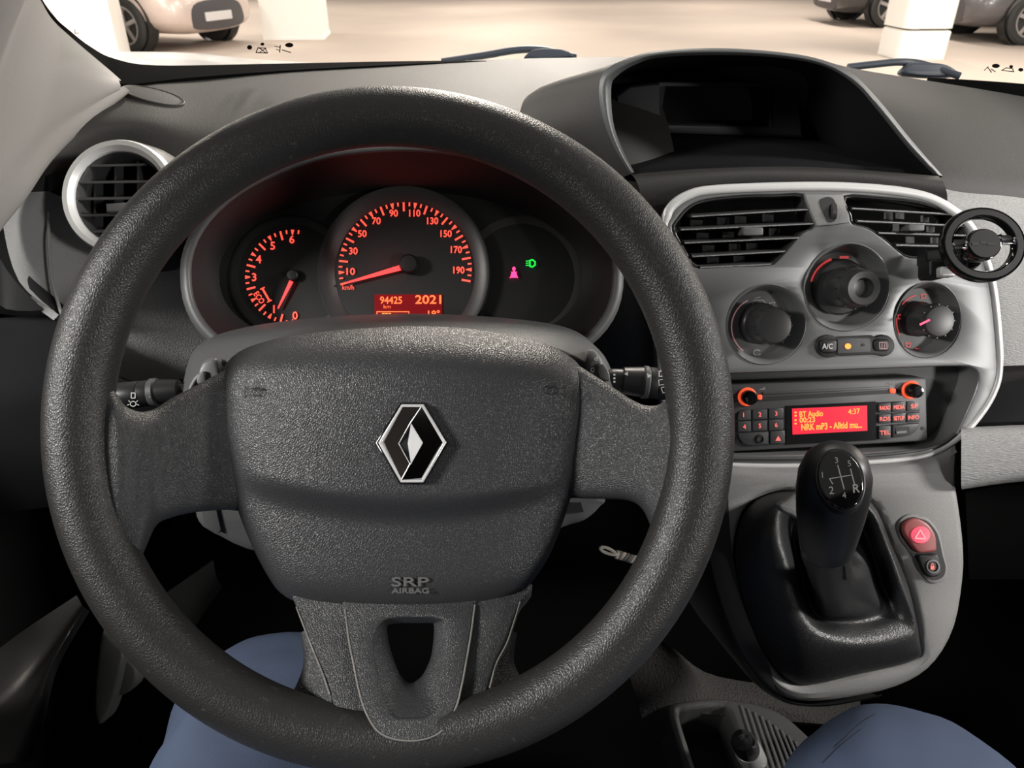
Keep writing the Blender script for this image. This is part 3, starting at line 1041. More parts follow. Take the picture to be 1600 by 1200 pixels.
def spoke(name, secs, m):
    rows = []
    for x, yt, yb, d, th in secs:
        ring = []
        n = 28
        yc, hy = (yt + yb) / 2, (yb - yt) / 2
        for k in range(n):
            a = 2 * math.pi * k / n
            c, s = math.cos(a), math.sin(a)
            e = 2 / 3.4
            y = yc - hy * abs(c) ** e * (1 if c > 0 else -1)
            dd = d - th * abs(s) ** e * (1 if s > 0 else -1)
            ring.append(P(x, y, dd))
        rows.append(ring)
    return loft(name, rows, m, sw, 1, 5, True, caps=True, smooth=180)


spoke('spoke', [(430, 545, 806, .487, .010), (370, 566, 798, .482, .011), (344, 582, 797, .478, .011), (301, 605, 801, .470, .012), (267, 623, 809, .463, .012), (245, 637, 820, .458, .013), (231, 642, 848, .453, .013),
                (216, 643, 882, .449, .013), (196, 634, 905, .445, .012), (180, 612, 915, .442, .011), (160, 585, 920, .440, .008)], M_SPOKE)
spoke('spoke', [(830, 545, 800, .487, .010), (885, 560, 780, .482, .011), (914, 577, 779, .478, .011), (953, 602, 780, .470, .012), (985, 623, 783, .463, .012), (1004, 632, 796, .458, .013), (1018, 634, 826, .454, .013),
                (1030, 632, 862, .450, .013), (1042, 622, 890, .446, .012), (1053, 600, 905, .442, .011), (1070, 575, 912, .440, .008)], M_SPOKE)

# lower spoke with its slot
pls = sloped(P(640, 945, .466), P(640, 1140, .4235))
lo = [(448, 900), (455, 930), (463, 950), (484, 1007), (503, 1050), (517, 1090), (521, 1115), (516, 1142), (560, 1160), (640, 1165), (720, 1160), (766, 1142), (760, 1115), (763, 1080), (776, 1036), (794, 997), (810, 950), (822, 905), (640, 890)]
rec = [(583, 1007), (590, 980), (607, 966), (645, 964), (685, 966), (698, 980), (700, 1000), (697, 1030), (692, 1056), (682, 1101), (664, 1118), (640, 1120), (617, 1118), (601, 1095), (590, 1050)]
cut = [(604, 985), (607, 973), (613, 970), (645, 969), (673, 970), (678, 974), (679, 987), (677, 1012), (673, 1032), (662, 1056), (650, 1067), (643, 1069), (634, 1066), (622, 1052), (609, 1015)]
plb = sloped(P(640, 945, .4675), P(640, 1140, .4290))
plate('lower_spoke', lo, plb, -0.014, 0.0, M_SPOKE, sw, holes=[cr([(642 + (x - 642) * 1.15, 1040 + (y - 1040) * 1.06) for x, y in rec], 3, True)], sm=5, bevel=0.0025)
GR = [(539, 952), (545, 1000), (552, 1036), (561, 1080), (573, 1116), (592, 1144), (622, 1156), (659, 1156), (690, 1142), (711, 1108), (721, 1072), (728, 1036), (736, 990), (742, 945)]
plate('spoke_insert', [(536, 905)] + GR + [(745, 905)], pls, -0.010, 0.0004, M_SPOKE, sw, holes=[cr(rec, 5, True)], sm=4, bevel=0.0016)
loft('spoke_recess', [[pls.hit(642 + (x - 642) * 1.03, 1040 + (y - 1040) * 1.03, -0.0008) for x, y in rec], [pls.hit(x * .75 + c[0] * .25, y * .75 + c[1] * .25, -0.003) for (x, y), c in zip(rec, cut)], [pls.hit(x, y, -0.011) for x, y in cut], [pls.hit(x, y, -0.02) for x, y in cut]],
     M_SPOKE, sw, 5, 4, True)
M_LINE = mat('pale_line_grey', (0.17, 0.165, 0.155), 0.6)  # pale grey of the groove line and the painted seam highlights
tube('groove', [pls.hit(x, y, 0.0002) for x, y in GR], 0.00055, M_LINE, sw, 6, label='pale groove')
tube('seam_highlight', [plb.hit(x, y, -0.0003) for x, y in ((463, 948), (486, 1008), (503, 1050), (515, 1085))], 0.0005, M_LINE, sw, 6)  # pale tubes paint the highlight along the spoke's edge seams
tube('seam_highlight', [plb.hit(x, y, -0.0003) for x, y in ((813, 940), (794, 1000), (776, 1036), (765, 1075))], 0.0005, M_LINE, sw, 6)
# flares where the lower spoke runs into the rim
for r0, r1, r2, r3 in ((((476, 985), (490, 1020), (504, 1052), (516, 1088), (519, 1112), (512, 1140)), ((471, 988), (482, 1026), (494, 1060), (505, 1095), (507, 1118), (502, 1142)), ((469, 990), (476, 1032), (478, 1066), (484, 1098), (484, 1122), (484, 1142)), ((470, 992), (474, 1036), (462, 1072), (450, 1090), (448, 1112), (450, 1138))),
                       (((801, 985), (786, 1018), (776, 1040), (765, 1080), (762, 1110), (768, 1140)), ((806, 988), (794, 1024), (786, 1050), (777, 1090), (774, 1116), (780, 1142)), ((808, 990), (799, 1030), (800, 1058), (798, 1092), (798, 1120), (800, 1142)), ((807, 992), (803, 1034), (818, 1064), (832, 1082), (836, 1105), (836, 1135)))):
    loft('flare', [[plb.hit(x, y, -0.0015) for x, y in r0], [plb.hit(x, y, -0.004) for x, y in r1], [plb.hit(x, y, -0.0085) for x, y in r2], [plb.hit(x, y, -0.016) for x, y in r3]], M_SPOKE, sw, 5, 5, smooth=180)

# airbag pad
PADO = [(344, 592), (360, 560), (400, 538), (480, 521), (600, 511), (680, 510), (760, 517), (840, 533), (892, 558), (914, 588), (918, 632), (908, 692), (892, 776), (864, 856), (838, 900), (812, 924), (740, 945), (640, 954), (540, 952), (476, 944), (440, 928), (416, 896), (388, 840), (364, 772), (348, 692), (342, 632)]
po = resample([Vector((x, y, 0)) for x, y in cr(PADO, 8, True)], 170)
pcx, pcy = 632, 725


def pad_d(x, y, s):
    d = 0.4655 + 0.011 * s ** 14
    yc = 806 - 0.00062 * (x - 640) ** 2
    k = max(0.0, min(1.0, (yc + 14 - y) / 46.0))
    k = k * k * (3 - 2 * k)
    d -= 0.0105 * k * (1 - s ** 5)
    d -= 0.006 * (1 - ((x - 632) / 290.0) ** 2)
    if y < 600:
        d += 0.010 * ((600 - y) / 90.0) ** 2
    return d


rows = []
rows.append([P(632 + (p.x - 632) * .995, 725 + (p.y - 725) * .995, 0.497) for p in po])
for s in (1.0, 0.995, 0.985, 0.97, 0.95, 0.925, 0.9, 0.87, 0.84, 0.81, 0.78, 0.74, 0.70, 0.66, 0.62, 0.58, 0.54, 0.5, 0.46, 0.42, 0.38, 0.34, 0.30, 0.26, 0.22, 0.17, 0.12, 0.07, 0.02):
    rows.append([P(pcx + (p.x - pcx) * s, pcy + (p.y - pcy) * s, pad_d(pcx + (p.x - pcx) * s, pcy + (p.y - pcy) * s, s)) for p in po])
v, f = grid_mesh('airbag_pad', rows, True)
f.append(tuple(range(len(rows) * 170 - 170, len(rows) * 170)))
me = mesh('airbag_pad', v, f)
recalc(me)
pad = link('airbag_pad', me, M_PAD, sw, None, 180)

# diamond badge
pb = facing(pad_d(644, 692, 0.1) - 0.0005)
plate('badge_base', [(625, 629), (663, 629), (701, 692), (663, 757), (624, 757), (586, 692)], pb, -0.003, 0.0012, M_GLOSSBLK, pad, bevel=0.001)


def facet(name, pts, m):
    """slanted chrome facet of the badge with its own thickness; pts (px, py, height)"""
    fr = [pb.hit(x, y, h) for x, y, h in pts]
    bk = [pb.hit(x, y, 0.0) for x, y, h in pts]
    n = len(fr)
    me = mesh(name, fr + bk, [tuple(range(n)), tuple(range(2 * n - 1, n - 1, -1))] + [(i, (i + 1) % n, n + (i + 1) % n, n + i) for i in range(n)])
    recalc(me)
    return link(name, me, m, pad, None, 5)


hi_, lo_ = 0.0046, 0.0018
facet('badge_facet', [(628, 636, hi_), (658, 636, hi_), (641, 661, hi_), (622, 694, lo_), (641, 725, hi_), (627, 750, hi_), (594, 692, lo_)], M_CHROME)
facet('badge_facet', [(658, 636, hi_), (660, 638, hi_), (690, 692, lo_), (659, 750, lo_), (627, 750, hi_), (641, 725, hi_), (660, 692, lo_), (641, 661, hi_)], M_CHROME)
plate('badge_rim', [(627, 632), (661, 632), (697, 692), (661, 754), (626, 754), (591, 692)], pb, 0.0, 0.0050, M_SATIN, pad, holes=[[(629, 636), (659, 636), (692, 692), (659, 750), (628, 750), (596, 692)]], bevel=0.0004)
plate('badge_core', [(641, 664), (658, 692), (641, 722), (624, 693)], pb, 0.0, 0.0014, M_BLACK, pad)
facet('badge_core_facet', [(642, 663, 0.0045), (660, 692, 0.0022), (642, 724, 0.0045), (637, 693, 0.0014)], M_SATIN)
for ln in (((658, 636), (641, 661), (623, 693), (641, 726)), ((641, 724), (627, 750)), ((642, 662), (660, 692), (641, 726))):
    tube('badge_edge', [pb.hit(x, y, 0.0046 if y in (636, 661, 750, 726, 724, 662) else 0.0020) for x, y in ln], 0.00028, M_SATIN, pad, 6, sm=1)
# embossed lettering and horn signs
pe = facing(pad_d(640, 905, 0.4) - 0.0010)
pr = Print(pe, 0.0)
for txt, yy, hh, ww in (('SRP', 909, 14, 58), ('AIRBAG', 923, 8, 58)):
    pr.text(txt, 641, yy, hh, ww, bold=0.5)
pr.build('lettering', mat('embossed_grey', (0.10, 0.10, 0.10), 0.5), pad, 'embossed SRP AIRBAG lettering')
for cx, cy, s in ((398, 611, 1), (868, 610, -1)):
    ph = facing(pad_d(cx, cy, 0.8) - 0.003)
    pr = Print(ph, 0.0)
    pr.line(circ(cx + 4 * s, cy + 1, 8, 6, 16), 1.6, True)
    pr.line([(cx - 15 * s, cy - 8), (cx - 12 * s, cy - 3), (cx + 0 * s, cy - 4), (cx + 12 * s, cy - 3)], 1.7).line([(cx - 15 * s, cy - 8), (cx - 15 * s, cy + 10)], 1.7).line([(cx - 15 * s, cy + 10), (cx - 11 * s, cy + 6), (cx - 5 * s, cy + 6)], 1.7)
    pr.build('horn_sign', mat('embossed_dark', (0.018, 0.018, 0.019), 0.4), pad)

# ================================================================== STEERING COLUMN
sc_ = thing('steering_column', 'grey plastic steering column shroud with two stalks behind the wheel', 'steering column', tuple(P(630, 880, .56)))
loft('upper_shroud', [[P(x, y, .625) for x, y in ((318, 585), (332, 545), (385, 518), (500, 502), (640, 496), (780, 502), (870, 516), (918, 538), (938, 585))],
                      [P(x, y, .585) for x, y in ((300, 590), (322, 541), (380, 519), (500, 503), (640, 497), (780, 503), (880, 517), (925, 545), (950, 590))],
                      [P(x, y, .545) for x, y in ((293, 600), (312, 551), (380, 530), (500, 511), (640, 505), (780, 511), (880, 528), (935, 558), (955, 600))],
                      [P(x, y, .515) for x, y in ((294, 640), (316, 590), (390, 560), (500, 535), (640, 530), (780, 535), (875, 555), (930, 590), (953, 640))]], M_SHROUD, sc_, 6, 5, thick=-0.003, smooth=180)
plc = sloped(P(630, 640, .52), P(630, 870, .555))
low = [(296, 640), (296, 780), (303, 822), (325, 840), (341, 848), (372, 863), (420, 872), (640, 880), (820, 860), (883, 832), (917, 821), (943, 798), (952, 776), (953, 640)]
plate('lower_shroud', low, plc, -0.05, 0.0, M_SHROUD, sc_, sm=3, bevel=0.012)
plate('trim_panel', [(312, 790), (337, 790), (346, 828), (342, 834), (318, 824)], plc, 0.0, 0.002, M_SHROUD, sc_, bevel=0.0008)
plate('trim_panel', [(888, 786), (908, 786), (912, 800), (884, 803)], plc, 0.0, 0.001, M_BLACK, sc_)
for side, pts, dk in ((-1, [(308, 598), (312, 570), (325, 560), (338, 562), (343, 585), (340, 602)], [(307, 588), (314, 581), (320, 582), (320, 600), (308, 600)]),
                      (1, [(917, 552), (928, 546), (938, 556), (949, 580), (948, 600), (922, 592)], [(934, 572), (942, 568), (952, 582), (952, 596), (936, 590)])):
    pod = facing(.507)
    b = plate('remote_pod', pts, pod, -0.02, 0.0, mat('pod_grey', (0.105, 0.107, 0.108), 0.45), sc_, sm=4, bevel=0.003)
    plate('button', dk, pod, 0.0, 0.003, M_SHROUD, b, sm=3, bevel=0.0012)
pr = Print(facing(.5064), 0.0)
pr.line([(929, 560), (933, 558), (933, 563), (929, 562)], 1.0, True).line(circ(926, 578, 2.5, 3.2, 10), 1.2, True)
pr.build('button_mark', M_MARK, sc_)


def stalk(name, a, b, prof, label):
    """a -> b axis in px, constant depth; prof (fraction, half-height px, material)"""
    d = .535
    A_, B_ = P(a[0], a[1], d), P(b[0], b[1], d)
    ax = (B_ - A_)
    L = ax.length
    px = d / FPX
    groups, cur = [], None
    root = None
    for nm, segs, m in prof:
        o = lathe(nm, [(0.0, segs[0][0] * L)] + [(r * px, t_ * L) for t_, r in segs] + [(0.0, segs[-1][0] * L)], A_, ax, m, root or sc_, 28, label if root is None else None)
        root = root or o
    return root, Plane(A_, ax, UP)


root, ps = stalk('light_stalk', (300, 607), (176, 620), [('light_stalk', ((0.0, 7), (0.14, 10), (0.16, 16), (0.25, 18), (0.42, 20)), M_STALK), ('silver_ring', ((0.42, 20), (0.44, 22.5), (0.50, 22.5), (0.52, 20)), M_SHROUD),
                                                           ('collar', ((0.52, 20), (0.53, 20.5), (0.64, 20.5), (0.645, 20)), M_STALK), ('grip', ((0.65, 20.5), (0.66, 21), (0.97, 21), (1.0, 19)), M_STALK)], 'black light stalk with white symbols')
pr = Print(facing(.535 - 21.4 * .535 / FPX), 0.0)
pr.line([(205, 614), (211, 614), (211, 622), (205, 622)], 1.3, True).poly([(227, 617), (234, 612), (234, 621)])
pr.line(circ(208, 631, 4.5, 4, 10), 1.2, True).line([(199, 633), (202, 632)], 1).line([(214, 632), (217, 633)], 1).line([(201, 626), (203, 628)], 1).line([(215, 626), (213, 628)], 1)
pr.build('stalk_sign', M_MARK, root)
root, ps = stalk('wiper_stalk', (946, 592), (1060, 602), [('wiper_stalk', ((0.0, 12), (0.08, 17), (0.22, 18), (0.24, 21), (0.50, 24)), M_STALK), ('silver_ring', ((0.50, 24), (0.52, 26), (0.57, 26), (0.59, 24)), M_SHROUD),
                                                            ('collar', ((0.59, 23), (0.60, 24.5), (0.69, 24.5), (0.70, 24)), M_STALK), ('grip', ((0.70, 24), (0.71, 25), (0.94, 25), (1.0, 22)), M_STALK)], 'black wiper stalk with white symbols')
pr = Print(facing(.535 - 25.4 * .535 / FPX), 0.0)
pr.line([(1030, 580), (1035, 580), (1035, 588), (1030, 588)], 1.4, True).line([(1029, 594), (1040, 592), (1041, 600), (1030, 602)], 1.1, True).line([(1033, 606), (1043, 603), (1045, 612), (1036, 614)], 1.1, True).line([(1038, 604), (1041, 614)], 1)
pr.poly([(1011, 583), (1018, 587), (1012, 591)]).poly([(975, 584), (981, 581), (981, 587)])
for i in range(4):
    pr.poly(circ(960, 580 + i * 5.5, 1.8 if i else 1.2, 1.8, 8))
pr.build('stalk_sign', M_MARK, root)

# ================================================================== INSTRUMENT CLUSTER
ic = thing('instrument_cluster', 'instrument cluster with red lit dials inside a hooded oval binnacle', 'instrument cluster', tuple(P(630, 560, .66)))


def oval(cx, cy, rx, rt, rb, n=72, eb=2.5):
    out = []
    for k in range(n):
        a = 2 * math.pi * k / n
        c, s = math.cos(a), math.sin(a)
        if s <= 0:
            out.append((cx + rx * c, cy + rt * s, -s))
        else:
            e = 2 / eb
            out.append((cx + rx * abs(c) ** e * (1 if c > 0 else -1), cy + rb * abs(s) ** e, 0))
    return out


def ovp(cx, cy, rx, rt, rb, d, over):
    return [P(x, y, d - over * t_) for x, y, t_ in oval(cx, cy, rx, rt, rb)]


loft('binnacle', [ovp(628, 420, 318, 190, 170, .72, 0), ovp(628, 424, 340, 200, 178, .66, .02), ovp(628, 424, 347, 199, 180, .622, .03), ovp(628, 424, 343, 196, 177, .614, .03), ovp(628, 424, 333, 190, 168, .613, .03), ovp(628, 424, 329, 187, 164, .618, .03)],
     M_SHROUD, ic, 1, 4, True, smooth=180)
loft('binnacle_lining', [ovp(628, 424, 329, 187, 164, .618, .03), ovp(626, 425, 305, 155, 145, .645, .015), ovp(625, 426, 281, 127, 120, .670, 0)], mat('lining_black', (0.014, 0.0125, 0.0125), 0.5), ic, 1, 5, True, smooth=180)
pd_ = facing(.668)
M_DIAL = mat('dial_black', (0.007, 0.007, 0.007), 0.5)
plate('dial_plate', [(x, y) for x, y, _ in oval(625, 426, 288, 134, 128)], pd_, -0.006, 0.0, M_DIAL, ic)
dp = .668 / FPX


def dial_ring(cx, cy, r, w, hgt, m, label=None):
    c = pd_.hit(cx, cy)
    return lathe('dial_ring', [(r * dp, 0.0), (r * dp, hgt * .7), ((r - 2) * dp, hgt), ((r - w * .35) * dp, hgt * .95), ((r - w) * dp, min(hgt * .3, 0.002)), ((r - w) * dp, 0.0)], c, pd_.n, m, ic, 72, label)


M_SPEEDO = mat('speedo_ring_plastic', (0.032, 0.031, 0.031), 0.4)
dial_ring(633, 427, 134, 25, 0.010, M_SPEEDO, 'dark ring around the speedometer')
dial_ring(455, 433, 97, 14, 0.0012, M_DIAL)
dial_ring(815, 433, 97, 14, 0.0014, M_SPEEDO)
lathe('speedometer_face', [(109 * dp, 0.0), (109 * dp, 0.0018), (0.0, 0.002)], pd_.hit(633, 427), pd_.n, mat('speedo_face', (0.018, 0.0175, 0.0175), 0.5), ic, 64)

sp_ = Print(pd_, 0.0034)


def tick(pr, cx, cy, r0, r1, a, w0, w1):
    c, s = math.cos(R(a)), -math.sin(R(a))
    pr.poly([(cx + r0 * c - w0 * s, cy + r0 * s + w0 * c), (cx + r0 * c + w0 * s, cy + r0 * s - w0 * c), (cx + r1 * c + w1 * s, cy + r1 * s - w1 * c), (cx + r1 * c - w1 * s, cy + r1 * s + w1 * c)])


for i in range(41):
    a = 193.5 - i * 5.11
    if i % 4 == 0:
        tick(sp_, 633, 420, 90, 104, a, 1.5, 1.5)
    elif i % 4 == 2:
        tick(sp_, 633, 420, 95, 104, a, 0.8, 2.9)
    else:
        tick(sp_, 633, 420, 98, 104, a, 1.2, 1.2)
for s, x, y in (('10', 548, 424), ('30', 552, 392), ('50', 566, 365), ('70', 588, 345), ('90', 615, 333), ('110', 648, 333), ('130', 676, 345), ('150', 697, 365), ('170', 713, 390), ('190', 717, 422)):
    sp_.text(s, x, y, 10.5, 13 if len(s) == 2 else 17, bold=0.35)
sp_.text('km/h', 544, 449, 7.5, 18)
sp_.build('speed_scale', M_RED, ic, 'red lit speed scale from 10 to 190 km/h')
tp = Print(pd_, 0.0012)
for i in range(26):
    a = 270 - i * 7.5
    if i % 4 == 2:
        tick(tp, 457, 433, 60, 74, a, 1.5, 1.5)
    elif i % 4 == 0:
        tick(tp, 457, 433, 66, 74, a, 0.8, 2.8)
    else:
        tick(tp, 457, 433, 68, 74, a, 1.2, 1.2)
for s, x, y in (('0', 461, 493), ('1', 428, 483), ('3', 397, 433), ('4', 404, 405), ('5', 426, 384), ('6', 456, 374)):
    tp.text(s, x, y, 12, bold=0.4)
tp.text('ECO', 405, 465, 9, 19, rot=-55, bold=0.3)
tp.line([(410, 451), (421, 470)], 3.2).line([(407, 452), (413, 449)], 2).line([(418, 472), (424, 469)], 2)
tp.build('rev_scale', M_RED, ic, 'red lit rev scale from 0 to 6 with ECO mark')


def needle(name, tip, root_, w, h, m):
    a, b = Vector(tip), Vector(root_)
    d = (b - a).normalized()
    n = Vector((-d.y, d.x))
    return plate(name, [tuple(a + n * w * .3), tuple(b + n * w), tuple(b - n * w), tuple(a - n * w * .3)], pd_, h, h + 0.0012, m, ic)


needle('speed_needle', (540, 442), (626, 418), 4.2, 0.006, M_NEEDLE)
needle('rev_needle', (434, 482), (455, 439), 3.0, 0.003, M_NEEDLE)
lathe('needle_hub', [(15 * dp, 0.002), (15 * dp, 0.010), (12 * dp, 0.0125), (0, 0.013)], pd_.hit(641, 415), pd_.n, M_BLACK, ic, 32)
lathe('needle_hub', [(9 * dp, 0.0005), (9 * dp, 0.005), (7 * dp, 0.0065), (0, 0.007)], pd_.hit(459, 431), pd_.n, M_BLACK, ic, 32)
disp = plate('trip_display', [(585, 460), (691, 460), (691, 505), (585, 505)], pd_, 0.002, 0.0026, M_LCDDIM, ic, label='dark red trip display')
pr = Print(pd_, 0.0032)
pr.text('94425', 611, 469, 11, 34, bold=0.3).text('2021', 669, 468, 13, 40, bold=0.5).text('km', 605, 479, 5.5, 11)
pr.line([(589, 487), (639, 487), (639, 498), (589, 498)], 1.6, True)
pr.text('18°', 678, 490, 10, 18, bold=0.35)
pr.build('display_digits', mat('trip_digits', (1.0, 0.2, 0.06), 0.5, emit=1.1, ecol=(1.0, 0.13, 0.035)), disp)
pr = Print(pd_, 0.0036)
for i in range(3):
    pr.poly([(597 + i * 5, 489), (601 + i * 5, 489), (601 + i * 5, 496), (597 + i * 5, 496)])
pr.build('fuel_bar', M_AMBER, disp)
pr = Print(pd_, 0.0032)
pr.poly(circ(803, 420, 2.6, 3.2, 12)).poly([(803, 422), (807, 427), (809, 434), (797, 434), (799, 427)]).line([(799, 425), (809, 434)], 1.5).line([(807, 425), (797, 434)], 1.5)
pr.build('seatbelt_lamp', M_PINK, ic, 'pink lit seat belt warning')
pr = Print(pd_, 0.0032)
pr.line([(828, 407), (832, 406), (836, 409), (836, 414), (832, 417), (828, 416)], 2.4, True)
for i in range(3):
    pr.line([(822, 408 + i * 3.4), (826, 407.4 + i * 3.4)], 1.5)
pr.build('headlight_lamp', M_GREEN, ic, 'green lit headlight indicator')
lathe('reset_button', [(3 * dp, 0.0), (3 * dp, 0.012), (2 * dp, 0.014), (0, 0.0145)], pd_.hit(405, 514), pd_.n, mat('pale_button', (0.3, 0.29, 0.28), 0.5), ic, 16)
# the red back-lighting that spills from the dials into the hood
ld = bpy.data.lights.new('dial_backlight', 'POINT')
ld.energy = 0.005
ld.color = (1.0, 0.03, 0.05)
ld.shadow_soft_size = 0.02
lo_ = bpy.data.objects.new('dial_backlight', ld)
COL.objects.link(lo_)
lo_.parent = ic
lo_.location = P(590, 400, .640) - Vector(ic.location)

# ================================================================== ROUND AIR VENT
pv = facing(.632)
vc = pv.hit(186, 307)
vp = .632 / FPX
rv = thing('round_air_vent', 'round air vent with silver ring at the left of the dash', 'air vent', tuple(vc - Vector((0, 0, .05))))
lathe('silver_ring', [(90 * vp, -0.012), (90 * vp, -0.002), (87 * vp, 0.002), (80 * vp, 0.0015), (73 * vp, -0.002), (72 * vp, -0.006)], vc, pv.n, M_SILVER, rv, 64, 'bright silver ring')
lathe('inner_ring', [(73 * vp, -0.005), (71 * vp, -0.004), (67 * vp, -0.008), (66 * vp, -0.03)], vc, pv.n, M_SLAT, rv, 64)
lathe('drum', [(102 * vp, -0.065), (99 * vp, -0.03), (93 * vp, -0.010), (89 * vp, -0.006)], vc, pv.n, M_DKFACE, rv, 64)
lathe('drum_back', [(100 * vp, -0.04), (0, -0.04)], vc, pv.n, M_DARK, rv, 40)
for y in (258, 284, 309.5, 335, 360):
    hw = math.sqrt(max(0, 66 ** 2 - (y - 307) ** 2)) - 1
    bar('slat', pv.hit(186 - hw, y + 1, -.010), pv.hit(186 + hw, y - 1, -.010), pv.v * 0.0011, (pv.n * 0.95 - pv.v * 0.3) * 0.006, M_SLAT, rv, 0.0006)
for x in (154, 186, 221):
    hh = math.sqrt(66 ** 2 - (x - 186) ** 2) - 2
    bar('blade', pv.hit(x, 307 - hh, -.024), pv.hit(x, 307 + hh, -.024), pv.u * 0.0009, pv.n * 0.006, M_SLAT, rv)
plate('tab', [(165, 318), (198, 316), (199, 329), (166, 331)], pv, -0.012, 0.001, mat('tab_grey', (0.11, 0.11, 0.11), 0.5), rv, bevel=0.001)
# shadow gap and cowl above the ring
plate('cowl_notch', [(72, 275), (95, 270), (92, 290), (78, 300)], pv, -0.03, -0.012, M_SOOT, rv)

# ================================================================== CENTRE FASCIA
pf = sloped(P(1295, 300, .690), P(1295, 650, .720))
fp = .705 / FPX
cf_ = thing('centre_fascia', 'satin grey centre fascia with silver surround, air vents and heater dials', 'fascia', tuple(pf.hit(1300, 725, -.02)))
TRIM = [(1030, 400), (1040, 345), (1050, 322), (1075, 305), (1110, 297), (1200, 292.5), (1300, 291.5), (1390, 297), (1450, 308), (1490, 330), (1518, 355), (1539, 400), (1552, 450), (1560, 520), (1562, 580), (1551, 618), (1527, 655), (1497, 685),
        (1463, 706), (1420, 717), (1350, 723), (1250, 728), (1147, 727), (1080, 720), (1050, 690), (1035, 600), (1028, 480)]
VL = [(1050, 359), (1058, 341), (1077, 321), (1105, 311), (1161, 305), (1210, 304), (1257, 304), (1264, 327), (1273, 354), (1255, 364), (1236, 385), (1214, 409), (1199, 415), (1140, 417), (1086, 418), (1068, 394)]
VR = [(1319, 306), (1375, 308), (1431, 314), (1469, 325), (1495, 340), (1509, 357), (1512, 378), (1497, 400), (1459, 403), (1422, 403), (1404, 393), (1383, 375), (1356, 357), (1332, 350), (1327, 334)]
RAD = [(1080, 590), (1110, 585), (1250, 580), (1400, 575), (1500, 572), (1522, 576), (1529, 588), (1524, 612), (1500, 668), (1486, 688), (1470, 697), (1420, 703), (1300, 709), (1150, 713), (1090, 712), (1078, 690), (1075, 620)]
K1, K2, K3 = (1323, 449, 66, 66), (1197, 507, 61, 61), (1449, 500, 52, 58)
MB1 = [(1257, 301), (1320, 302), (1329, 348), (1300, 352), (1276, 354)]
plate('panel', TRIM, pf, -0.030, 0.0, M_FASCIA, cf_, holes=[cr(VL, 3, True), cr(VR, 3, True), cr(RAD, 3, True), circ(*K1), circ(*K2), circ(*K3)], sm=1, bevel=0.0015)
tr3 = cr(TRIM, 5, True)
nt_ = len(tr3)
tube('silver_surround', [pf.hit(x, y, 0.0) for x, y in tr3], [(0.0042 if y < 340 else 0.0036 if (x > 1480 and y < 560) else 0.0024 if y > 690 else 0.003) for x, y in tr3], M_SILVER, cf_, 10, True, 1, label='silver surround', flat=(1.0, 0.6), upv=pf.n)
plate('backing', [(1050, 312), (1470, 312), (1510, 360), (1535, 450), (1545, 600), (1480, 690), (1050, 705)], pf, -0.075, -0.06, M_DARK, cf_)
# second dark lip under the radio
tube('lower_lip', [pf.hit(x, y, .001) for x, y in ((1090, 716), (1150, 716), (1250, 716), (1350, 712), (1420, 706), (1465, 696), (1492, 678))], 0.0016, M_SHROUD, cf_, 8)

for V, slats, tab, blades in ((VL, [((1077, 337), (1258, 326)), ((1060, 357.5), (1266, 348)), ((1066, 378), (1243, 370)), ((1078, 399), (1222, 391)), ((1090, 416), (1200, 411))], (1161, 355, 1193, 368),
                               [(1088, 350), (1130, 346), (1157, 344), (1200, 341), (1098, 370), (1138, 368), (1210, 363), (1107, 389), (1148, 387), (1175, 386), (1114, 408), (1155, 406)]),
                              (VR, [((1325, 325), (1480, 334)), ((1333, 344.5), (1500, 352)), ((1366, 363), (1505, 367)), ((1393, 382), (1500, 384))], (1420, 350, 1445, 361),
                               [(1388, 337), (1406, 336), (1445, 343), (1470, 345), (1398, 356), (1454, 360), (1422, 376), (1460, 377)])):
    vs = cr(V, 3, True)
    cx, cy = sum(p[0] for p in vs) / len(vs), sum(p[1] for p in vs) / len(vs)
    ins = [(cx + (x - cx) * .955, cy + (y - cy) * .93) for x, y in vs]
    fr_ = plate('vent_frame', vs, pf, -0.026, -0.002, M_SLAT, cf_, holes=[ins], bevel=0.001)
    for a, b in slats:
        bar('slat', pf.hit(a[0], a[1], -.008), pf.hit(b[0], b[1], -.008), pf.v * 0.0010, (pf.n * 0.97 - pf.v * 0.15) * 0.008, M_SLAT, fr_, 0.0005)
    for x, y in blades:
        bar('blade', pf.hit(x, y - 6, -.022), pf.hit(x, y + 6, -.022), pf.u * 0.0011, (pf.n * 0.8 - pf.u * 0.9) * 0.007, M_SLAT, fr_)
    x0, y0, x1, y1 = tab
    plate('tab', rrect(x0, y0, x1, y1, 3), pf, -0.010, 0.004, mat('tab_grey', (0.11, 0.11, 0.11), 0.5), fr_, bevel=0.001)
mb = plate('thumbwheel_housing', [(1257, 303), (1318, 304), (1328, 348), (1300, 352), (1276, 354), (1266, 330)], pf, -0.01, 0.0012, M_CONSOLE, cf_, bevel=0.0012)
plate('slot', [(1281, 316), (1287, 309), (1297, 308), (1304, 314), (1308, 335), (1304, 345), (1296, 347), (1290, 340)], pf, 0.001, 0.0018, M_BLACK, mb, sm=3)
lathe('thumbwheel', [(0.0, -0.003), (0.008, -0.0025), (0.009, -0.002), (0.009, 0.002), (0.008, 0.0025), (0.0, 0.003)], pf.hit(1298, 331, -.004), pf.u, M_SLAT, mb, 28)


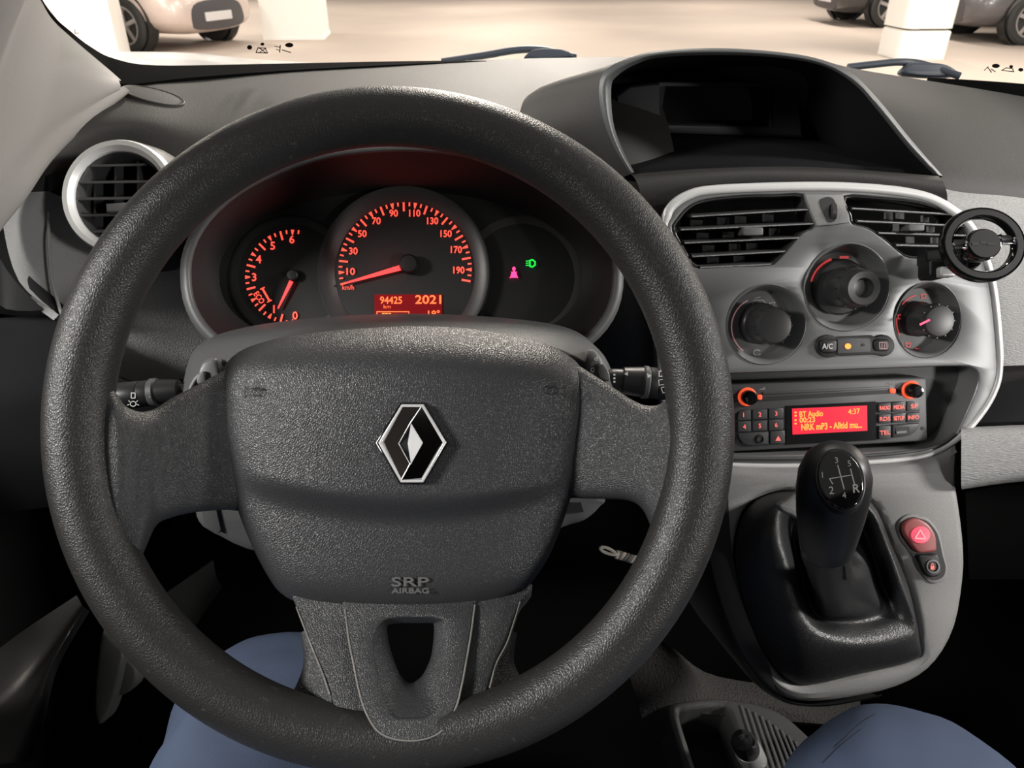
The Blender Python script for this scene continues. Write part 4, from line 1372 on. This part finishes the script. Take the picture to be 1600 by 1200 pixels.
def heater_dial(K, kr, base_r, kh, label):
    cx, cy, rx, ry = K
    c = pf.hit(cx, cy, 0)
    r = rx * fp * 1.0
    e = (1.0, ry / rx)
    bowl = lathe('heater_dial', [(r * 1.045, 0.0003), (r * 1.02, 0.0012), (r * .985, 0.0002), (r * .93, -0.006), (r * .86, -0.016), (r * .84, -0.017), (0.0, -0.017)], c, pf.n, mat('dial_bowl_grey', (0.17, 0.172, 0.174), 0.4), cf_, 56, label, ell=e)
    kn = lathe('knob', [(base_r, -0.017), (base_r, -0.012), (base_r * .93, -0.010), (kr, -0.009), (kr * 1.02, kh * .55), (kr * .97, kh * .85), (kr * .88, kh * .97), (kr * .6, kh), (0.0, kh * 1.0)], c, pf.n, mat('heater_knob_grey', (0.045, 0.045, 0.046), 0.32), bowl, 40)
    for k in range(12):
        a = 2 * math.pi * k / 12
        d = pf.u * math.cos(a) + pf.v * math.sin(a)
        q = c + d * kr * 1.01
        bar('grip_rib', q + pf.n * (kh * .35), q + pf.n * (kh * .85), d.cross(pf.n) * 0.0006, d * 0.0007, MATS['heater_knob_grey'], bowl)
    return bowl, kn


pk_ = pf.shifted(-0.0166)
b1, k1 = heater_dial(K1, 0.0185, 0.026, 0.022, 'large upper heater fan dial')
pr = Print(pk_, 0.0)


def arc(pr, cx, cy, rx, ry, a0, a1, w, n=14):
    return pr.line([(cx + rx * math.cos(R(a0 + (a1 - a0) * i / (n - 1))), cy - ry * math.sin(R(a0 + (a1 - a0) * i / (n - 1)))) for i in range(n)], w)


kx, ky = 1317, 452
arc(pr, kx, ky, 50, 50, 112, 165, 4)
pr.build('fan_scale', M_DIMRED, b1, 'dim red fan scale')
for w_ in (lambda p: p.line([(kx - 4, ky - 50), (kx + 8, ky - 50)], 4), lambda p: p.line([(kx + 43, ky + 22), (kx + 37, ky + 31)], 4), lambda p: p.poly(circ(kx + 31, ky + 38, 4, 4, 12))):
    w_(Print(pk_, 0.0)).build('scale_mark', M_DIMRED, b1)
# raised grip with an open eye on the fan knob
pg = pf.shifted(0.022)
c = pf.hit(*K1[:2], 0)
lathe('knob_cap', [(0.0165, 0.018), (0.0165, 0.028), (0.0145, 0.032), (0.009, 0.0315), (0.007, 0.026), (0.0, 0.025)], c, pf.n, mat('heater_knob_grey', (0.045, 0.045, 0.046), 0.32), b1, 36)
b2, k2 = heater_dial(K2, 0.0165, 0.0195, 0.022, 'lower left heater airflow dial')
kx, ky = 1190, 511
pr = Print(pk_, 0.0)
arc(pr, kx, ky, 47, 47, 118, 232, 1.6)
pr.build('flow_scale', mat('pink_print', (0.65, 0.40, 0.40), 0.5, emit=0.15, ecol=(1, .5, .5)), b2)
pr = Print(pk_, 0.0)
pr.line([(kx - 14, ky - 36), (kx - 12, ky - 42), (kx + 2, ky - 42), (kx + 8, ky - 36)], 1.6, True).line([(kx - 10, ky - 45), (kx - 2, ky - 47)], 1.4).poly(circ(kx - 9, ky - 35, 2.2, 2.2, 8)).poly(circ(kx + 4, ky - 35, 2.2, 2.2, 8))
pr.line(circ(kx - 7, ky + 40, 5.5, 4.5, 10, 30, 320), 2).line([(kx + 12, ky - 37), (kx + 21, ky - 39), (kx + 19, ky - 33), (kx + 14, ky - 32)], 1.3, True)
pr.build('flow_sign', M_MARK, b2)
b3, k3 = heater_dial(K3, 0.0150, 0.0165, 0.020, 'lower right heater temperature dial')
kx, ky = 1441, 503
pr = Print(pk_, 0.0)
for a0, a1 in ((105, 140), (172, 208), (255, 290), (312, 345)):
    arc(pr, kx, ky, 40, 43, a0, a1, 2.0, 8)
for dx, dy in ((2, -40), (-34, -8), (-22, 36), (22, 33), (37, -14)):
    pr.line([(kx + dx - 4, ky + dy - 3), (kx + dx + 4, ky + dy - 3), (kx + dx + 2, ky + dy + 3), (kx + dx - 3, ky + dy + 3)], 1.6, True)
pr.build('temperature_scale', M_DIMRED, b3, 'dim red scale and symbols')
pr = Print(pf.shifted(0.0203), 0.0)
pr.line([(1438, 507), (1452, 500)], 3.2)
pr.build('pointer', mat('pink_pointer', (1.0, 0.1, 0.2), 0.5, emit=1.0, ecol=(1.0, 0.04, 0.14)), b3)

# A/C button bar
bb = []
bb += [(1294 + 19 * math.cos(R(a)), 541 + 18 * math.sin(R(a))) for a in range(50, 311, 20)]
bb += [(1312, 526), (1362, 524)]
bb += [(1380 + 18 * math.cos(R(a)), 540 + 17 * math.sin(R(a))) for a in range(-128, 129, 20)]
bb += [(1362, 554), (1312, 556)]
bar_ = plate('button_bar', bb, pf, 0.0, 0.0022, M_BLACK, cf_, bevel=0.0008, label='black A/C and rear window button bar')
plate('bar_face', [(1309, 530), (1360, 528), (1361, 550), (1309, 553)], pf, 0.002, 0.0032, M_SHROUD, bar_, bevel=0.0006)
plate('button', rrect(1282, 531, 1308, 551, 6), pf, 0.002, 0.0040, M_STALK, bar_, bevel=0.001)
plate('button', rrect(1366, 530, 1390, 549, 6), pf, 0.002, 0.0040, M_STALK, bar_, bevel=0.001)
Print(pf, 0.0044).text('A/C', 1293, 541, 8, 16, bold=0.3).build('lettering', M_MARK, bar_)
Print(pf, 0.0044).line([(1374, 535), (1385, 535), (1386, 545), (1375, 545)], 1.2, True).line([(1378, 537), (1378, 544)], 1.2).line([(1382, 537), (1382, 544)], 1.2).build('heat_sign', mat('pink_sign', (0.7, 0.45, 0.45), 0.5), bar_)
Print(pf, 0.0038).poly(circ(1325, 541, 5, 4.5, 14)).build('lamp', M_ORANGE, bar_, 'lit orange lamp')
Print(pf, 0.0038).poly(circ(1349, 539, 2.4, 2.4, 10)).build('lamp', M_BLACK, bar_)

# recess around the radio
plate('radio_pocket', cr(RAD, 3, True), pf, -0.040, -0.030, M_SHROUD, cf_, bevel=0.0)

# ================================================================== RADIO
pr_ = pf.shifted(-0.010)
rd = thing('car_radio', 'car radio with red display set in the centre fascia', 'radio', tuple(pf.hit(1297, 700, -.03)))


def rp(x, y):
    return (1130 + x / 4.571, 580 + y / 4.571)


def rq(*pts):
    return [rp(*p) for p in pts]


M_RADIO = mat('radio_grey', (0.075, 0.075, 0.077), 0.4)
M_RBTN = mat('radio_button_grey', (0.055, 0.055, 0.057), 0.4)
M_RPANEL = mat('radio_black_panel', (0.012, 0.012, 0.013), 0.15, coat=0.3)
plate('faceplate', rq((60, 98), (1430, 48), (1452, 60), (1458, 490), (1440, 500), (70, 575)), pr_, -0.025, 0.0, M_RADIO, rd, bevel=0.0015)
plate('disc_slot', rq((235, 185), (1270, 128), (1275, 155), (235, 215)), pr_, -0.001, 0.0006, M_BLACK, rd)
plate('slot_lip', rq((285, 150), (1190, 108), (1190, 125), (285, 168)), pr_, 0.0, 0.0012, M_RADIO, rd, bevel=0.0005)
plate('display_panel', rq((450, 248), (1090, 217), (1095, 492), (450, 524)), pr_, 0.0, 0.0010, M_RPANEL, rd)
dsp = plate('display', rq((492, 268), (1028, 245), (1030, 425), (496, 453)), pr_, 0.001, 0.0014, M_LCD, rd, label='glowing red radio display')
pr = Print(pr_, 0.0018)


def rt(pr, s, x0, x1, yc, h, bold=0.3, slope=-2.6):
    px, py = rp((x0 + x1) / 2, yc)
    pr.text(s, px, py, h / 4.571, (x1 - x0) / 4.571, rot=2.6, bold=bold)


rt(pr, 'BT Audio', 545, 712, 304, 40)
rt(pr, '4:37', 892, 975, 287, 38, 0.15)
rt(pr, '00:23', 545, 655, 347, 36)
rt(pr, 'NRK mP3 - Alltid mu...', 558, 990, 390, 46, 0.4)
for yy in (295, 318, 350, 375):
    px, py = rp(517, yy)
    pr.poly(circ(px, py, 2.0, 1.6, 8))
pr.build('display_text', M_AMBER, dsp, 'amber display text')


def button(pts, txt=None, m=None, mark=M_DIMRED, hpx=6.5):
    b = plate('button', [rp(*p) for p in pts], pr_, 0.0, 0.0022, m or M_RBTN, rd, bevel=0.0008)
    if txt:
        cx, cy = sum(p[0] for p in pts) / len(pts), sum(p[1] for p in pts) / len(pts)
        px, py = rp(cx, cy)
        w = None if len(txt) < 2 else min(16.5, 5.4 * len(txt))
        Print(pr_, 0.0026).text(txt, px, py, hpx, w, rot=2.6, bold=0.3).build('lettering', mat('button_red', (0.75, 0.2, 0.18), 0.5, emit=0.45, ecol=(1.0, 0.13, 0.10)), b)
    return b


def sl(x, y):
    return (x, y - 0.055 * (x - 270))


for r_, row in enumerate((('1', '2', '3'), ('4', '5', '6'))):
    for c_, s in enumerate(row):
        x0, x1 = ((103, 200), (207, 317), (325, 432))[c_]
        y0, y1 = ((272, 344), (352, 427))[r_]
        pts = [sl(x0, y0), sl(x1, y0), sl(x1, y1), sl(x0, y1)]
        if c_ == 0 and r_ == 0:
            pts = [sl(x0, y0 + 40), sl(x0 + 12, y0 + 12), sl(x0 + 45, y0), sl(x1, y0), sl(x1, y1), sl(x0, y1)]
        button(pts, s)
b = button([sl(105, 434), sl(325, 434), sl(325, 525), sl(185, 528), sl(140, 510), sl(112, 470)])
c = pr_.hit(*rp(262, 482), 0.002)
lathe('socket', [(0.0042, 0.0), (0.0042, 0.0012), (0.003, 0.0014), (0.002, -0.001), (0.0, -0.001)], c, pr_.n, M_BLACK, rd, 24)
b = button([sl(335, 434), sl(440, 434), sl(442, 525), sl(335, 525)])
px, py = rp(393, 483)
Print(pr_, 0.0026).poly([(px - 4.5, py + 3), (px, py - 5), (px + 4.5, py + 3)]).build('lettering', MATS['button_red'], b)
for r_, row in enumerate((('RADIO', 'MEDIA', 'SP'), ('RDS', 'SETUP', 'INFO'), ('TEL',))):
    for c_, s in enumerate(row):
        x0, x1 = ((1112, 1200), (1207, 1305), (1312, 1405))[c_]
        y0, y1 = ((222, 296), (304, 372), (388, 484))[r_]
        k = lambda x, y: (x, y - 0.05 * (x - 1200))
        pts = [k(x0, y0), k(x1, y0), k(x1, y1), k(x0, y1)]
        if c_ == 2 and r_ == 0:
            pts = [k(x0, y0), k(x1 - 40, y0 + 2), k(x1 - 12, y0 + 18), k(x1, y0 + 50), k(x1, y1), k(x0, y1)]
        button(pts, s, hpx=6)
b = button([(1210, 384), (1400, 372), (1395, 400), (1370, 435), (1330, 460), (1210, 476)])
plate('usb_port', rq((1232, 405), (1330, 398), (1332, 440), (1234, 450)), pr_, 0.002, 0.0026, M_BLACK, b)
plate('usb_tongue', rq((1238, 430), (1310, 424), (1311, 440), (1239, 447)), pr_, 0.0024, 0.0032, M_GREYMARK, b)
for cx, cy, lab in ((170, 182, 'volume knob with red ring'), (1338, 133, 'source knob with red ring')):
    px, py = rp(cx, cy)
    c = pr_.hit(px, py, 0)
    rg = lathe('knob_ring', [(0.0088, 0.0), (0.0088, 0.0012), (0.0080, 0.0020), (0.0068, 0.0016), (0.0066, 0.0)], c, pr_.n, mat('orange_red_ring', (0.85, 0.12, 0.05), 0.5, emit=0.6, ecol=(1.0, 0.10, 0.035)), rd, 36, lab)
    lathe('knob', [(0.0066, 0.0), (0.0066, 0.010), (0.0055, 0.0125), (0.0, 0.0130)], c, pr_.n, M_GLOSSBLK, rg, 28)
for x, y, w in ((265, 187, 15), (1215, 142, 20)):
    px, py = rp(x, y)
    plate('red_key', rrect(px - w / 4.571, py - 3.8, px + w / 4.571, py + 3.8, 2), pr_, 0.0, 0.002, mat('orange_red_ring', (0.85, 0.12, 0.05), 0.5), rd, bevel=0.0006)
pr = Print(pr_, 0.0005)
pr.poly(rq((245, 135), (300, 112), (300, 132)))
px, py = rp(1215, 90)
pr.text('SOURCE', px, py, 5, 21, rot=2.6)
pr.build('lettering', M_GREYMARK, rd)
for x, y in ((1422, 130), (1425, 407), (92, 480)):
    px, py = rp(x, y)
    lathe('release_hole', [(0.0018, 0.0), (0.0018, 0.0004), (0, 0.0005)], pr_.hit(px, py, 0), pr_.n, M_BLACK, rd, 14)

# ================================================================== LOWER CONSOLE
pc_ = sloped(P(1300, 720, .722), P(1300, 1090, .700))
co = thing('centre_console', 'grey lower console carrying the gear lever and hazard switch', 'console', tuple(pc_.hit(1300, 1100, -.05)))
OUT = [(1110, 726), (1200, 730), (1300, 728), (1400, 722), (1460, 710), (1498, 690), (1499, 730), (1499, 760), (1505, 801), (1511, 856), (1510, 907), (1497, 980), (1467, 1035), (1424, 1068), (1358, 1089), (1284, 1099), (1240, 1096), (1204, 1077), (1181, 1046), (1159, 1010), (1130, 940), (1112, 860), (1105, 790)]
BASE = [(1255, 768), (1310, 772), (1362, 786), (1392, 850), (1420, 920), (1437, 1003), (1428, 1030), (1340, 1052), (1247, 1067), (1199, 1022), (1165, 950), (1150, 870), (1165, 800), (1205, 772)]
plate('face', OUT, pc_, -0.03, 0.0, M_CONSOLE, co, holes=[cr(BASE, 3, True)], sm=3, bevel=0.009)
fl_ = []
for x, y in ((1105, 730), (1104, 790), (1111, 860), (1130, 940), (1158, 1010), (1180, 1046), (1205, 1078), (1240, 1097), (1300, 1100), (1380, 1085)):
    fl_.append((pc_.hit(x, y, -0.008), x, y))
ov = [pc_.hit(x + k, y - k * .25, 0.0012) for (q, x, y), k in zip(fl_, (34, 34, 32, 28, 26, 22, 8, -2, -2, -2))]
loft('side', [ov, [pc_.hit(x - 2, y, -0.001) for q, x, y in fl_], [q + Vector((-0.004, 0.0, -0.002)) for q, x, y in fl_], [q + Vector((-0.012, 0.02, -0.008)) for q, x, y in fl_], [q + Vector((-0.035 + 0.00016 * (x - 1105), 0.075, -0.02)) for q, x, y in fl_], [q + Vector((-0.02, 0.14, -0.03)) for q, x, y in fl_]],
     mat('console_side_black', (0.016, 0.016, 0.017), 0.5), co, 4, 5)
plate('inner_floor', BASE, pc_, -0.035, -0.022, M_DARK, co, sm=3)
# hazard and lock switches
SO = [(1438, 806), (1452, 812), (1466, 830), (1472, 850), (1476, 870), (1481, 888), (1478, 904), (1466, 911), (1452, 909), (1440, 896), (1432, 878), (1420, 860), (1407, 842), (1402, 822), (1410, 809), (1424, 803)]
hz = plate('switch_frame', SO, pc_, 0.0, 0.0016, M_CONSOLE, co, sm=3, bevel=0.0008)


def shrink(pts, cx, cy, k):
    return [(cx + (x - cx) * k, cy + (y - cy) * k) for x, y in pts]


plate('switch_gap', shrink(SO, 1442, 857, .91), pc_, 0.001, 0.0020, M_BLACK, hz, sm=3)
plate('hazard_button', [(1424, 811), (1437, 811), (1452, 820), (1462, 836), (1464, 850), (1463, 861), (1448, 864), (1434, 863), (1422, 848), (1412, 832), (1413, 819)], pc_, 0.002, 0.0062, M_HAZ, hz, sm=3, bevel=0.0022, label='red hazard light button')
plate('hazard_lens', circ(1438.5, 836, 15.5, 13.5, 28), pc_, 0.006, 0.0072, M_HAZLIT, hz, bevel=0.0008)
Print(pc_, 0.0076).line([(1438, 828), (1446, 842), (1430, 841)], 2.2, True).build('hazard_sign', mat('pale_pink', (0.85, 0.45, 0.5), 0.5, emit=0.2, ecol=(1, .4, .5)), hz)
plate('lock_button', [(1436, 868), (1450, 867), (1464, 866), (1469, 878), (1472, 890), (1466, 900), (1454, 902), (1444, 893), (1438, 880)], pc_, 0.002, 0.0055, M_STALK, hz, sm=3, bevel=0.0016)
lathe('lock_ring', [(0.0062, 0.0), (0.0062, 0.001), (0.005, 0.0012), (0.0048, 0.0)], pc_.hit(1457, 885, .0055), pc_.n, M_GREYMARK, hz, 28)
Print(pc_, 0.0066).poly([(1454, 884), (1460, 884), (1460, 890), (1454, 890)]).line([(1455, 883), (1457, 880), (1459, 883)], 1.1).build('lock_sign', MATS['button_red'], hz)

# ================================================================== GEAR LEVER
kb, kt = P(1290, 866, .602), P(1309, 703, .548)
ax = (kt - kb)
KL = ax.length
ax.normalize()
gl = thing('gear_lever', 'black gear lever with glossy shift pattern cap and leatherette gaiter', 'gear lever', tuple(pc_.hit(1290, 960, -.01)))
kp = .565 / FPX
kn = lathe('knob', [(0.0, 0.0), (34 * kp, 0.0), (41 * kp, KL * .05), (46 * kp, KL * .2), (52 * kp, KL * .42), (55.5 * kp, KL * .62), (54 * kp, KL * .78), (46 * kp, KL * .90), (33 * kp, KL * .97), (16 * kp, KL * 1.0), (0, KL * 1.005)], kb, ax, M_KNOB, gl, 48, smooth=180)
tc_ = (CAM - P(1312, 748, .54)).normalized()
capn = (ax * 0.62 + tc_ * 0.78).normalized()
cc = P(1313, 749, .5325)
plk = Plane(cc, (RT * 0.97 + UP * 0.0 - capn * (RT * 0.97).dot(capn)), capn.cross(RT))
cap = plate('pattern_cap', [(1313 + 36 * math.cos(R(a)) + 6 * math.sin(R(a)), 749 + 47 * math.sin(R(a))) for a in range(0, 360, 9)], plk, -0.008, 0.0, M_GLOSSBLK, kn, bevel=0.0022, label='glossy black shift pattern cap')
plate('cap_ring', [(1313 + 39 * math.cos(R(a)) + 6 * math.sin(R(a)), 749 + 50 * math.sin(R(a))) for a in range(0, 360, 9)], plk, -0.010, -0.0014, M_KNOB, kn, bevel=0.001)
pr = Print(plk, 0.0004)
pr.line([(1296, 748), (1332, 742)], 1.5).line([(1309, 727), (1319, 764)], 1.8).line([(1329, 733), (1335, 756)], 1.8).line([(1296, 748), (1301, 756)], 1.5)
pr.text('3', 1307, 719, 9, rot=8).text('5', 1327, 724, 9, rot=8).text('2', 1299, 766, 12, rot=4).text('4', 1319, 774, 9, rot=8).text('R', 1338, 763, 13, rot=4, bold=0.4).text('1', 1285, 742, 9, rot=4)
pr.build('shift_pattern', M_MARK, kn, 'white shift pattern')
plate('red_band', [(1313 + 42 * math.cos(R(a)), 720 + 20 * math.sin(R(a))) for a in range(200, 341, 10)] + [(1340, 716), (1290, 716)], facing(.5625), -0.001, 0.0, mat('red_band', (0.5, 0.01, 0.02), 0.4), kn)
ridge = [(1262, 785), (1308, 785), (1358, 795), (1385, 850), (1410, 920), (1427, 975), (1412, 992), (1340, 1006), (1275, 992), (1243, 950), (1225, 885), (1212, 840), (1215, 800), (1235, 785)]
valley = [(1268, 800), (1305, 800), (1340, 815), (1362, 860), (1378, 915), (1388, 945), (1375, 958), (1330, 968), (1285, 966), (1264, 940), (1250, 890), (1240, 850), (1240, 820), (1255, 805)]
hr = [.030, .030, .030, .022, .016, .010, .012, .020, .026, .030, .034, .036, .036, .034]
hv = [.004, .0, -.004, -.012, -.012, -.004, .002, .006, .002, -.010, -.016, -.016, -.010, .0]
rings = [[pc_.hit(x, y, -0.012) for x, y in BASE], [pc_.hit(x, y, 0.0015) for x, y in BASE],
         [pc_.hit(x * .45 + a * .55, y * .45 + b * .55, h * .75) for (x, y), (a, b), h in zip(BASE, ridge, hr)],
         [pc_.hit(x, y, h) for (x, y), h in zip(ridge, hr)],
         [pc_.hit(x * .5 + a * .5, y * .5 + b * .5, h * .7) for (x, y), (a, b), h in zip(ridge, valley, hr)],
         [pc_.hit(x, y, h) for (x, y), h in zip(valley, hv)]]
angs = [-100, -75, -50, -25, 0, 20, 45, 80, 110, 140, 165, 190, 215, 240]
for cx, cy, rx, ry, d in ((1312, 905, 44, 46, .690), (1300, 900, 36, 28, .660), (1294, 880, 37, 22, .625), (1290, 864, 39, 18, .603), (1290, 856, 36, 14, .598)):
    rings.append([P(cx + rx * math.cos(R(a)), cy + ry * math.sin(R(a)), d - 0.012 * math.sin(R(a))) for a in angs])
loft('gaiter', rings, M_BOOT, gl, 4, 4, True, smooth=180)
tube('gaiter_seam', [P(1316, 868, .588), P(1320, 886, .606), P(1322, 905, .628)], 0.0011, M_BOOT, gl, 8, smooth=180)
plate('gaiter_clip', [(1216, 789), (1228, 782), (1252, 766), (1254, 800), (1250, 813), (1236, 806), (1222, 800)], facing(.665), -0.006, 0.0, M_CONSOLE, gl, sm=2, bevel=0.0025)

# ================================================================== PHONE MOUNT
pm = facing(.625)
pm = Plane(pm.hit(1536, 382), RT, UP + FW * 0.10)
mt = thing('phone_mount', 'black magnetic phone mount ring clipped to the right air vent', 'phone mount', tuple(pm.hit(1536, 440)))
ct = pm.hit(1536, 382)
mp = .625 / FPX
lathe('ring', [(66 * mp, -0.004), (66.5 * mp, -0.001), (65 * mp, 0.0015), (49 * mp, 0.0015), (47 * mp, -0.001), (47 * mp, -0.004), (66 * mp, -0.004)], ct, pm.n, M_GLOSSBLK, mt, 72, ell=(1, .90))
lathe('ring_pad', [(62 * mp, 0.001), (61 * mp, 0.0024), (51.5 * mp, 0.0024), (50.5 * mp, 0.001)], ct, pm.n, M_KNOB, mt, 72, ell=(1, .90))
hub = lathe('hub', [(27 * mp, -0.008), (28 * mp, -0.001), (26 * mp, 0.002), (25 * mp, 0.0022), (0, 0.0022)], ct, pm.n, M_GLOSSBLK, mt, 44, ell=(1, .92))
lathe('hub_pad', [(24.5 * mp, 0.002), (24 * mp, 0.003), (0, 0.003)], ct, pm.n, M_KNOB, hub, 44, ell=(1, .92))
Print(pm, 0.0033).line([(1520, 381), (1530, 381)], 4).line([(1533, 379), (1541, 379)], 4).line([(1544, 381), (1554, 381)], 4).build('lettering', mat('faint_grey', (0.035, 0.035, 0.036), 0.4), hub)
for x0, x1, y in ((1487, 1512, 382), (1562, 1587, 375)):
    bar('strut', pm.hit(x0, y, -.001), pm.hit(x1, y, -.001), pm.v * 0.0038, pm.n * 0.002, M_GLOSSBLK, mt, 0.0008)
for x, y in ((1510, 383), (1562, 376), (1488, 386), (1585, 376)):
    lathe('chrome_pin', [(0.0022, -0.003), (0.0022, 0.001), (0.0012, 0.0022), (0, 0.0023)], pm.hit(x, y, .0), pm.n, M_CHROME, mt, 16, ell=(.8, 1.6))
tube('arm', [pm.hit(1530, 384, -.006), P(1515, 398, .655), P(1500, 410, .675), P(1478, 412, .692)], [0.010, 0.0085, 0.0075, 0.006], M_GLOSSBLK, mt, 16)
lathe('ball_joint', [(0, -0.011), (0.006, -0.010), (0.011, -0.004), (0.012, 0.0), (0.0105, 0.005), (0.006, 0.009), (0, 0.011)], P(1512, 402, .66), pm.n, M_GLOSSBLK, mt, 24, smooth=180)
plate('clip', rrect(1453, 404, 1482, 434, 6), facing(.675), -0.02, 0.0, M_BLACK, mt, bevel=0.003)
plate('clip_jaw', rrect(1470, 416, 1494, 432, 4), facing(.668), -0.01, 0.0, M_SILVER, mt, bevel=0.002)
bar('grip_arm', P(1440, 402, .69), P(1500, 398, .67), UP * 0.005, FW * 0.006, M_BLACK, mt, 0.002)

# ================================================================== FLOOR CONSOLE TRAY
ptz = 1.30 - 0.715
ft = thing('floor_tray', 'dark grey ribbed oddments tray on the floor between the seats', 'tray', tuple(PZ(1150, 1180, ptz - .08)))
plt_ = Plane(PZ(1150, 1150, ptz), Vector((1, 0, 0)), Vector((0, 1, 0.12)))
TO = [(1046, 1108), (1058, 1096), (1090, 1091), (1130, 1090), (1180, 1097), (1220, 1112), (1255, 1140), (1280, 1170), (1330, 1260), (1350, 1330), (1130, 1330), (1085, 1240), (1060, 1170)]
TI = [(1062, 1116), (1072, 1108), (1105, 1104), (1130, 1103), (1138, 1108), (1150, 1140), (1163, 1180), (1185, 1240), (1200, 1300), (1128, 1300), (1100, 1230), (1078, 1170)]
plate('frame', TO, plt_, -0.07, 0.0, M_TAN, ft, holes=[cr(TI, 3, True)], sm=3, bevel=0.006)
plate('well_floor', TI, plt_, -0.075, -0.06, M_BLACK, ft, sm=2)
for k in range(10):
    x = 1158 + k * 10.5
    y0 = 1102 + k * 4.6 + (k ** 2) * .3
    bar('rib', plt_.hit(x, y0, .0006), plt_.hit(x + 52, 1270, .0006), plt_.u * 0.0015, plt_.n * 0.0007, M_TAN, ft, 0.0005)
q = plt_.hit(1188, 1208, -.055)
lp = thing('lighter_plug', 'silver and black plug standing in the floor tray', 'plug', tuple(q))
axp = (P(1164, 1164, .74) - q).normalized()
Lq = (P(1164, 1164, .74) - q).length
lathe('chrome_sleeve', [(0, 0), (0.013, 0.0), (0.0135, Lq * .2), (0.0135, Lq * .80), (0.012, Lq * .86), (0, Lq * .86)], q, axp, mat('bright_steel', (0.75, 0.75, 0.74), 0.22, 0.7), lp, 32)
lathe('black_cap', [(0.0115, Lq * .85), (0.0122, Lq * .9), (0.0118, Lq * 1.08), (0.0095, Lq * 1.16), (0, Lq * 1.17)], q, axp, M_GLOSSBLK, lp, 32)

# ================================================================== CORD
cordp = [P(x, y, d) for x, y, d in ((1040, 884, .625), (1012, 880, .618), (990, 874, .61), (970, 868, .605), (962, 866, .602))]
cdt = thing('braided_cord', 'pale braided cord with a loop end behind the right rim of the wheel', 'cord', tuple(cordp[3]))
for k in range(3):
    pts = []
    for i in range(41):
        t_ = i / 40 * (len(cordp) - 1)
        j = min(int(t_), len(cordp) - 2)
        c = cordp[j].lerp(cordp[j + 1], t_ - j)
        a = i * 0.75 + k * 2.094
        pts.append(c + UP * (0.0021 * math.sin(a)) + FW * (0.0021 * math.cos(a)))
    tube('strand', pts, 0.0017, M_CORD if k == 0 else mat('cord_grey', (0.16, 0.15, 0.14), 0.9), cdt, 7, sm=2)
tube('loop', [P(x, y, .60) for x, y in ((963, 866), (955, 866), (945, 863), (938, 858), (940, 855), (948, 856), (956, 860))], 0.0013, M_CORD, cdt, 8, closed=True)

# ================================================================== THE DRIVER'S LEGS
person = bpy.data.meshes.new('person')
KR, KLf = P(1430, 1215, .60), P(455, 1082, .60)
J = [Vector((-0.06, -0.30, 0.74)), Vector((-0.15, -0.24, 0.72)), KLf.lerp(Vector((-0.15, -0.24, 0.72)), .5) + Vector((0, 0, 0.02)), KLf, KLf.lerp(Vector((-0.30, 0.46, 0.42)), .5), Vector((-0.30, 0.46, 0.42)),
     Vector((0.10, -0.24, 0.64)), KR.lerp(Vector((0.10, -0.24, 0.64)), .5), KR, KR.lerp(Vector((0.33, 0.36, 0.42)), .5), Vector((0.33, 0.36, 0.42)), Vector((-0.06, -0.36, 0.95))]
E = [(0, 1), (1, 2), (2, 3), (3, 4), (4, 5), (0, 6), (6, 7), (7, 8), (8, 9), (9, 10), (0, 11)]
RA = [.14, .108, .105, .088, .066, .05, .10, .105, .112, .08, .05, .14]
person.from_pydata([tuple(p) for p in J], E, [])
po_ = bpy.data.objects.new('person', person)
COL.objects.link(po_)
po_.modifiers.new('skin', 'SKIN').use_smooth_shade = True
for v_, r_ in zip(person.skin_vertices[0].data if person.skin_vertices else [], RA):
    v_.radius = (r_, r_)
if not person.skin_vertices:
    bpy.context.view_layer.objects.active = po_
po_.modifiers.new('subsurf', 'SUBSURF').levels = 4
po_.modifiers['subsurf'].render_levels = 3
tx = bpy.data.textures.new('cloth_folds', 'CLOUDS')
tx.noise_scale = 0.11
dm = po_.modifiers.new('folds', 'DISPLACE')
dm.texture = tx
dm.texture_coords = 'GLOBAL'
dm.strength = 0.022
dm.mid_level = 0.5
person.materials.append(M_CLOTH)
bpy.context.view_layer.update()
dg = bpy.context.evaluated_depsgraph_get()
me = bpy.data.meshes.new_from_object(po_.evaluated_get(dg))
bpy.data.objects.remove(po_)
o = link('person', me, M_CLOTH, None, None, 180)
tag(o, 'seated driver in slate blue trousers, knees either side of the wheel', 'person')

for pts in (((1368, 1116), (1345, 1130), (1322, 1150), (1302, 1168)), ((1345, 1140), (1312, 1165), (1285, 1192))):
    q_ = [h_ - n_ * 0.0003 for h_, n_ in (surface_at(o, x, y) for x, y in cr(pts, 4))]
    tube('seam', q_, 0.0007, mat('seam_dark_blue', (0.016, 0.02, 0.033), 0.9), o, 7)
